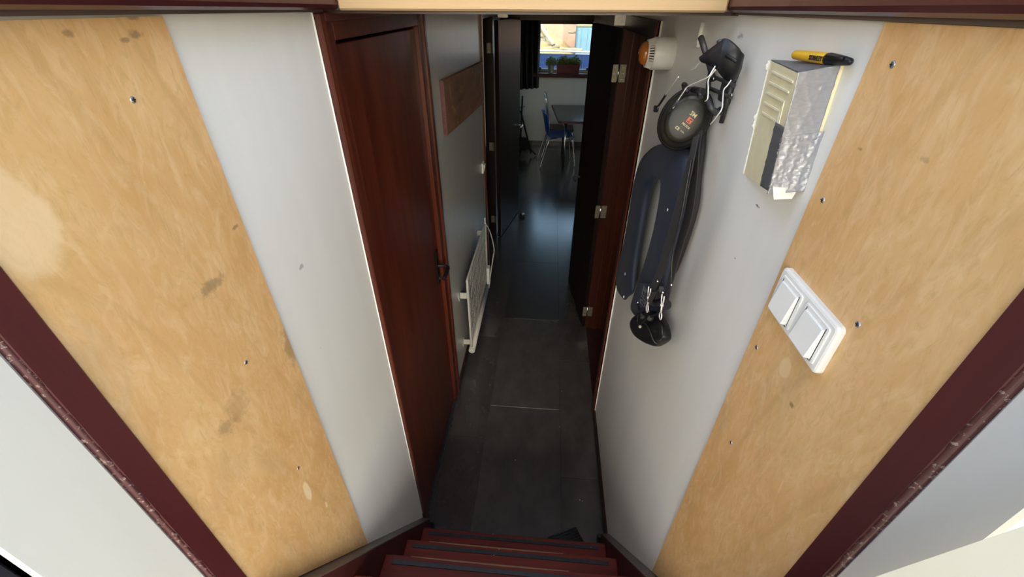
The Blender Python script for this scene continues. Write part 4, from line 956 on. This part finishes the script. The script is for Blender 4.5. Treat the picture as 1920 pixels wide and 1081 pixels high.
tu = dx.cross(tv); 
text('STANLEY', .0085, pa + dx * .078 + tv * .00745, dx, tu if tu.z > 0 else -tu, 'print_black', pe, depth=.0006, bold=True)

# crumbs trodden onto floor and steps
cm = MB(); rnd = random.Random(11)
for px, py, z in ((1053, 733, 0), (1049, 800, 0), (1087, 937, 0), (1092, 939, 0), (966, 862, 0), (925, 1001, .1805), (936, 1029, .4055), (926, 1040, .4055), (1108, 1026, .1805)):
    p = aZ(px, py, z); r = rnd.uniform(.0014, .0028)
    cm.lathe(p, (0, 0, 1), [(0, r * .6), (r * .5, r), (r * 1.2, r * .5)], 6)
tag(cm.build('crumbs', 'foam'), 'few pale crumbs scattered on the floor and steps', 'crumbs', kind='stuff')

# ================================================================== FAR ROOM
# windows
def window(n, W, label):
    o = struct_empty(n, ((W[0] + W[1]) / 2, YFAR, W[2]), label, 'window')
    x0_, x1_, z0_, z1_ = W; f = .03
    MB().box((x0_ - .02, YFAR - .012, z1_), (x1_ + .02, YFAR + .1, z1_ + .07), .003).build('frame_head', 'dark_door', o)
    for a, b in ((x0_ - .03, x0_ + .012), (x1_ - .012, x1_ + .03)): MB().box((a, YFAR - .01, z0_), (b, YFAR + .1, z1_), .003).build('frame_stile', 'dark_door', o)
    MB().box((x0_ - .06, YFAR - .14, z0_ - .055), (x1_ + .06, YFAR + .1, z0_), .004).build('sill', 'stringer', o)
    m = MB(); m.box((x0_ + .012, YFAR + .05, z0_), (x1_ - .012, YFAR + .085, z0_ + .045), .004); m.build('bottom_rail', 'hull_white', o)
    for a in (x0_ + .012, x1_ - .032): MB().box((a, YFAR + .05, z0_), (a + .02, YFAR + .085, z1_), .003).build('sash_stile', 'hull_white', o)
    MB().box((x0_ + .02, YFAR + .066, z0_ + .04), (x1_ - .02, YFAR + .070, z1_)).build('pane', 'glass', o)
    for a in (x0_ + .03, x1_ - .4): MB().box((a, YFAR + .02, z0_ + .03), (a + .03, YFAR + .05, z0_ + .075), .004).tube([(a + .015, YFAR + .03, z0_ + .05), (a + .05, YFAR + .01, z0_ + .06)], .006, 8).build('latch', 'hook_metal', o)
window('window_1', W1, 'far room window with plants on its dark sill')
window('fill_window_2', W2, 'unseen second far room window added for its daylight')  # out of view, added to bring more daylight into the room
w3 = struct_empty('fill_window_3', (XHR, (W3[0] + W3[1]) / 2, W3[2]), 'unseen side window added in the right hull wall to light the far room', 'window')  # unseen side window, added to brighten the far wall and floor
for a, b in ((W3[0], W3[0] + .03), (W3[1] - .03, W3[1])): MB().box((XHR - .01, a, W3[2]), (XHR + .05, b, W3[3]), .003).build('frame_stile', 'dark_door', w3)
for a, b in ((W3[2], W3[2] + .03), (W3[3] - .03, W3[3])): MB().box((XHR - .01, W3[0] + .03, a), (XHR + .05, W3[1] - .03, b), .003).build('frame_rail', 'dark_door', w3)
MB().box((XHR + .028, W3[0] + .03, W3[2] + .03), (XHR + .032, W3[1] - .03, W3[3] - .03)).build('pane', 'glass', w3)
# curtain and rail
cr = tag(MB().tube([(-0.85, YFAR - .11, 1.99), (1.3, YFAR - .11, 1.99)], .012, 12).build('curtain_rail', 'hook_metal'), 'thin dark curtain rail above the far window', 'curtain rail')
cu2 = MB()
def cf(a, b):
    x = -0.545 + (.335 + .02 * b) * a; z = 1.985 - (1.985 - .945) * b + .03 * a * b
    y = YFAR - .11 + .035 * math.sin(a * 26 + .6 * math.sin(b * 3)) * (.6 + .5 * b) + .01 * math.sin(b * 5 + a * 9)
    return Vector((x + .008 * math.sin(b * 4 + a * 7), y, z))
cu2.grid(cf, 60, 24)
c = cu2.build('curtain', 'curtain', solid=.006); tag(c, 'dark grey pleated curtain hanging left of the far window', 'curtain')
# plants on the sill
def foliage(c, rx, ry, h, n, seed, size):
    rnd = random.Random(seed); m = MB()
    for _ in range(n):
        a = rnd.uniform(0, 6.283); q_ = math.sqrt(rnd.random()); p = c + Vector((math.cos(a) * rx * q_, math.sin(a) * ry * q_, h * rnd.random() * (1 - .45 * q_)))
        d = Vector((rnd.uniform(-1, 1), rnd.uniform(-1, 1), rnd.uniform(.1, 1.3))).normalized(); s_ = size * rnd.uniform(.6, 1.2)
        w = d.cross(Vector((rnd.uniform(-1, 1), rnd.uniform(-1, 1), rnd.uniform(-1, 1)))).normalized(); up = d.cross(w) * .12 * s_
        m.add([p, p + d * s_ * .5 + w * s_ * .28 + up, p + d * s_, p + d * s_ * .5 - w * s_ * .28 + up], [(0, 1, 2), (0, 2, 3)])
    return m
SZ = W1[2]
pt = thing('potted_plant', (-0.005, YFAR - .05, SZ), 'small bushy plant in a pale green pot on the window sill', 'plant')
MB().lathe((-0.005, YFAR - .05, SZ), (0, 0, 1), [(0, .036), (.004, .038), (.10, .052), (.105, .056), (.118, .056), (.118, .050), (.105, .048)], 28).build('pot', 'pot', pt)
MB().lathe((-0.005, YFAR - .05, SZ + .10), (0, 0, 1), [(0, .046), (.008, .040), (.010, .002)], 20).build('soil', 'soil', pt)
foliage(Vector((-0.005, YFAR - .05, SZ + .10)), .085, .07, .15, 420, 3, .035).build('foliage', 'leaf_grey', pt)['kind'] = 'stuff'
pn = thing('planter_box', (0.27, YFAR - .055, SZ), 'long dark red planter with flowering green plants on the sill', 'plant')
x0_, x1_ = 0.085, 0.465; yb0, yb1 = YFAR - .115, YFAR + .005
MB().hexa([Vector(p) for p in ((x0_ + .012, yb0 + .01, SZ), (x1_ - .012, yb0 + .01, SZ), (x1_ - .012, yb1 - .01, SZ), (x0_ + .012, yb1 - .01, SZ))], [Vector(p) for p in ((x0_, yb0, SZ + .125), (x1_, yb0, SZ + .125), (x1_, yb1, SZ + .125), (x0_, yb1, SZ + .125))]).box((x0_ - .006, yb0 - .006, SZ + .118), (x1_ + .006, yb1 + .006, SZ + .135), .003).build('box', 'planter', pn)
MB().box((x0_ + .006, yb0 + .006, SZ + .128), (x1_ - .006, yb1 - .006, SZ + .140), .003).build('soil', 'soil', pn)
ff = MB(); pf = MB()
for k in range(7):
    ff.merge(foliage(Vector((x0_ + .03 + k * .053, YFAR - .055, SZ + .125)), .05, .055, .09 + .03 * (k % 3), 150, 20 + k, .034))
    pf.merge(foliage(Vector((x0_ + .03 + k * .053, YFAR - .055, SZ + .20)), .05, .05, .04, 10, 60 + k, .018))
ff.build('foliage', 'leaf', pn)['kind'] = 'stuff'; pf.build('flowers', 'petal', pn)['kind'] = 'stuff'
# table
tb_ = thing('table', (0.7, 7.0, 0), 'dark laminate table with chrome legs under the far window', 'table')
tz0 = 0.725
tp_ = [(0.142, 6.44), (0.19, 6.425), (1.35, 6.425), (1.35, 7.58), (0.06, 7.58), (0.035, 7.56)]
MB().hexa([Vector((a, b, tz0)) for a, b in tp_], [Vector((a, b, tz0 + .030)) for a, b in tp_]).build('edge', 'table_edge', tb_)
def inset(pts, d):
    cx = sum(p[0] for p in pts) / len(pts); cy = sum(p[1] for p in pts) / len(pts)
    return [(p[0] + (cx - p[0]) * d, p[1] + (cy - p[1]) * d) for p in pts]
MB().hexa([Vector((a, b, tz0 + .030)) for a, b in inset(tp_, .012)], [Vector((a, b, tz0 + .033)) for a, b in inset(tp_, .012)]).build('top', 'table_top', tb_)
for (a, b) in ((0.262, 6.66), (1.25, 6.66), (0.262, 7.45), (1.25, 7.45)):
    g = MB().tube([(a, b, 0.012), (a, b, tz0)], .020, 16); lg = g.build('leg', 'steel', tb_)
    MB().lathe((a, b, 0), (0, 0, 1), [(0, .024), (.010, .024), (.014, .021)], 16).build('foot', 'black_rubber', lg)
# chairs
def chair(name, loc, rz, label, style):
    o = thing(name, (0, 0, 0), label, 'chair', 'chairs at the far table')
    if style == 'shell':
        # one-piece seat and back: profile swept across the width
        prof = [(0.215, .445), (0.19, .462), (0.10, .462), (0.0, .452), (-.12, .448), (-.175, .462), (-.205, .51), (-.225, .60), (-.25, .72), (-.268, .80), (-.285, .822)]
        ps = smooth_path([Vector((0, a, b)) for a, b in prof], 4)
        def fn(a, b):
            p = ps[min(int(round(b * (len(ps) - 1))), len(ps) - 1)]; u = a * 2 - 1
            back = max(0, min(1, (p.z - .47) / .15)); wd = .215 - .02 * back - .03 * max(0, (p.z - .74) / .08)
            curl = (abs(u) ** 2.2)
            return Vector((u * wd, p.y + curl * .045 * back, p.z + curl * .022 * (1 - back) - .035 * max(0, (p.z - .78) / .04) * curl))
        MB().grid(fn, 16, len(ps) - 1).build('seat_shell', 'blue', o, solid=.007)
    else:
        MB().sections([(Vector((-.20, -.19, .455)), Vector((.20, -.19, .455)), Vector((0, 0, .014))), (Vector((-.21, 0, .452)), Vector((.21, 0, .452)), Vector((0, 0, .016))), (Vector((-.20, .20, .450)), Vector((.20, .20, .450)), Vector((0, 0, .012)))], 16, 4).build('seat', 'dark_red_wood', o)
        MB().sections([(Vector((-.19, -.215, .60)), Vector((.19, -.215, .60)), Vector((0, .009, 0))), (Vector((-.195, -.24, .74)), Vector((.195, -.24, .74)), Vector((0, .009, 0))), (Vector((-.18, -.262, .90)), Vector((.18, -.262, .90)), Vector((0, .009, 0)))], 16, 4).build('backrest', 'dark_red_wood', o)
        MB().tube(smooth_path([(-.20, -.19, .45), (-.205, -.225, .62), (-.205, -.262, .88), (-.17, -.285, .965), (0, -.292, .985), (.17, -.285, .965), (.205, -.262, .88), (.205, -.225, .62), (.20, -.19, .45)], 6), .0105, 10).build('back_frame', 'steel', o)
    for sx in (-1, 1):
        fr = MB().tube(smooth_path([(sx * .14, .05, .445), (sx * .17, .15, .440), (sx * .19, .185, .40), (sx * .205, .225, .20), (sx * .215, .25, .005)], 5), .0105, 10); fr.build('leg', 'steel', o)
        bk_ = MB().tube(smooth_path([(sx * .14, -.05, .445), (sx * .17, -.15, .440), (sx * .19, -.185, .40), (sx * .21, -.25, .20), (sx * .225, -.305, .005)], 5), .0105, 10); bk_.build('leg', 'steel', o)
    o.location = loc; o.rotation_euler = (0, 0, rz)
    return o
chair('plastic_chair', (0.17, 6.86, 0), math.radians(-82), 'blue plastic shell chair with chrome legs pushed up to the table', 'shell')
chair('wooden_chair', (0.21, 7.33, 0), math.radians(-90), 'dark red wooden chair with chrome back frame behind the blue chair', 'frame')
# black stand half hidden behind the left open door
sd = thing('folding_stand', (-0.33, 7.25, 0), 'black folded stand on the floor half hidden by the left door', 'stand')
MB().tube([(-0.46, 7.2, .06), (-0.43, 7.2, .95)], .013, 10).tube([(-0.46, 7.25, .72), (-0.27, 7.25, .04)], .015, 10).build('frame', 'black_plastic', sd)
for a in (0.2, 2.3, 4.4): MB().tube(smooth_path([(-0.40, 7.22, .16), (-0.40 + .1 * math.cos(a), 7.22 + .1 * math.sin(a), .12), (-0.40 + .22 * math.cos(a), 7.22 + .22 * math.sin(a), .014)], 4), .012, 8).build('leg', 'black_plastic', sd)
MB().box((-0.52, 7.15, .10), (-0.33, 7.30, .30), .03).build('bag', 'webbing', sd)
MB().tube([(-0.47, 7.2, .78), (-0.36, 7.2, .80)], .010, 8).build('clamp', 'steel', sd)

# ================================================================== OUTSIDE THE WINDOW
struct('river', MB().box((-40, -30, -0.8), (40, 60, -0.7)), 'water', 'grey river water outside the far window', 'water')
hb = thing('barge', (0, 11.6, -.6), 'blue hulled barge with white rail moored outside the window', 'boat')
def rl(px, py, y): return aY(px, py, y)
zt = rl(1060, 97, 11.4).z; zt2 = rl(1100, 103, 11.4).z
xa, xb = -6, 7; sl = (zt2 - zt) / (rl(1100, 103, 11.4).x - rl(1060, 97, 11.4).x)
zl = lambda x: zt + sl * (x - rl(1060, 97, 11.4).x)
MB().hexa([Vector(p) for p in ((xa, 11.6, -.7), (xb, 11.6, -.7), (xb, 15.2, -.7), (xa, 15.2, -.7))], [Vector(p) for p in ((xa, 11.46, zl(0.0) - .30), (xb, 11.46, zl(.4) - .37), (xb, 15.2, zl(.4) - .37), (xa, 15.2, zl(0) - .30))]).build('hull', 'hull_blue', hb)
MB().hexa([Vector(p) for p in ((xa, 11.46, zl(0.0) - .30), (xb, 11.46, zl(.4) - .37), (xb, 11.52, zl(.4) - .37), (xa, 11.52, zl(0) - .30))], [Vector(p) for p in ((xa, 11.40, zl(0.0) - .03), (xb, 11.40, zl(.4) - .1), (xb, 11.46, zl(.4) - .1), (xa, 11.46, zl(0) - .03))]).build('bulwark', 'hull_blue', hb)
MB().tube([(xa, 11.38, zl(0) - .02), (0.0, 11.38, zl(0) - .02), (xb, 11.38, zl(.4) - .1)], .022, 10).build('rail', 'hull_white', hb)
for k in range(7): MB().box((-0.62 + k * .27, 11.40, zl(.2) - .75), (-0.60 + k * .27, 11.52, zl(.2) - .12), .004).build('rib', 'hull_blue', hb)
# load on the barge: tarpaulin-covered bank, sand, logs, tank
yb_ = 14.2
bank = MB()
def bk2(a, b):
    x = -6 + 12 * a; z = zl(.3) - .2 + 1.25 * b; return Vector((x, yb_ - .4 + 1.0 * b + .10 * math.sin(x * 2.1 + b * 5) + .06 * math.sin(x * 5 + b * 11), z))
bank.grid(bk2, 60, 16); o = bank.build('tarpaulin_bank', 'tarp', solid=.2); tag(o, 'pinkish tarpaulin covered heap behind the logs on the barge', 'tarpaulin')
sm = MB()
def sf(a, b):
    x = -1.2 + 1.78 * a; y = 11.75 + 1.6 * b; return Vector((x, y, zl(.3) - .22 + .56 * max(0, math.sin(math.pi * min(1, .25 + a * .75))) ** .7 * math.sin(math.pi * (.08 + .5 * b)) + .02 * math.sin(x * 17) * math.cos(y * 13)))
sm.grid(sf, 40, 20); o = sm.build('sand_heap', 'sand', solid=.05); tag(o, 'yellow sand heap lying under the logs on the barge', 'sand')
def log(p, q_, r, lab):
    p, q_ = Vector(p), Vector(q_); k = 7; pts = [p.lerp(q_, i / k) + Vector((0, random.uniform(-.01, .01), random.uniform(-.008, .008))) for i in range(k + 1)]
    tag(MB().tube(pts, [r * random.uniform(.93, 1.06) for _ in pts], 12).build('log', 'log'), lab, 'log', 'logs on the barge')
log(rl(1006, 96, 11.9), rl(1048, 86, 12.1), .045, 'lowest grey log pointing right over the blue hull')
log(rl(1036, 91, 12.2), rl(1092, 93, 12.1), .035, 'thin log lying level along the white rail')
log(rl(1010, 42, 12.3), rl(1038, 84, 12.0), .05, 'long slanting log leaning across the log pile')
for i, (a, b) in enumerate(((58, 57), (66, 66), (74, 75), (82, 83))):
    log(rl(985, a, 12.4), rl(1024 - (0 if i < 3 else -8), b, 12.3), .048, ['topmost short log of the pile at the left window edge', 'second short log from the top of the pile', 'third short log from the top of the pile', 'fourth short log just above the slanting log foot'][i])
log(rl(1066, 60, 13.0), rl(1082, 61, 13.0), .03, 'short dark log end beside the light blue tank')
tk = thing('tank', (rl(1092, 70, 12.2).x, 12.4, zl(.5)), 'light blue tank with pale yellow lid at the right of the window', 'tank')
tl, tr_ = rl(1079, 101, 12.1), rl(1130, 101, 12.1); tt = rl(1079, 50, 12.1).z
MB().box((tl.x, 12.1, tl.z - .1), (tr_.x + .3, 12.9, tt), .03).build('shell', 'tank', tk)
MB().box((tl.x - .02, 12.07, tt), (tr_.x + .32, 12.93, tt + .28), .03).build('lid', 'tank_lid', tk)
for k in range(5): MB().box((tl.x + .10 + k * .16, 12.085, tl.z - .05), (tl.x + .12 + k * .16, 12.11, tt - .03), .004).build('seam', 'tank', tk)
MB().box((tl.x - .02, 12.06, tl.z - .06), (tr_.x + .32, 12.14, tl.z + .0), .01).build('base_rim', 'hull_white', tk)

for o in bpy.data.objects:
    if '_o' in o: del o['_o']
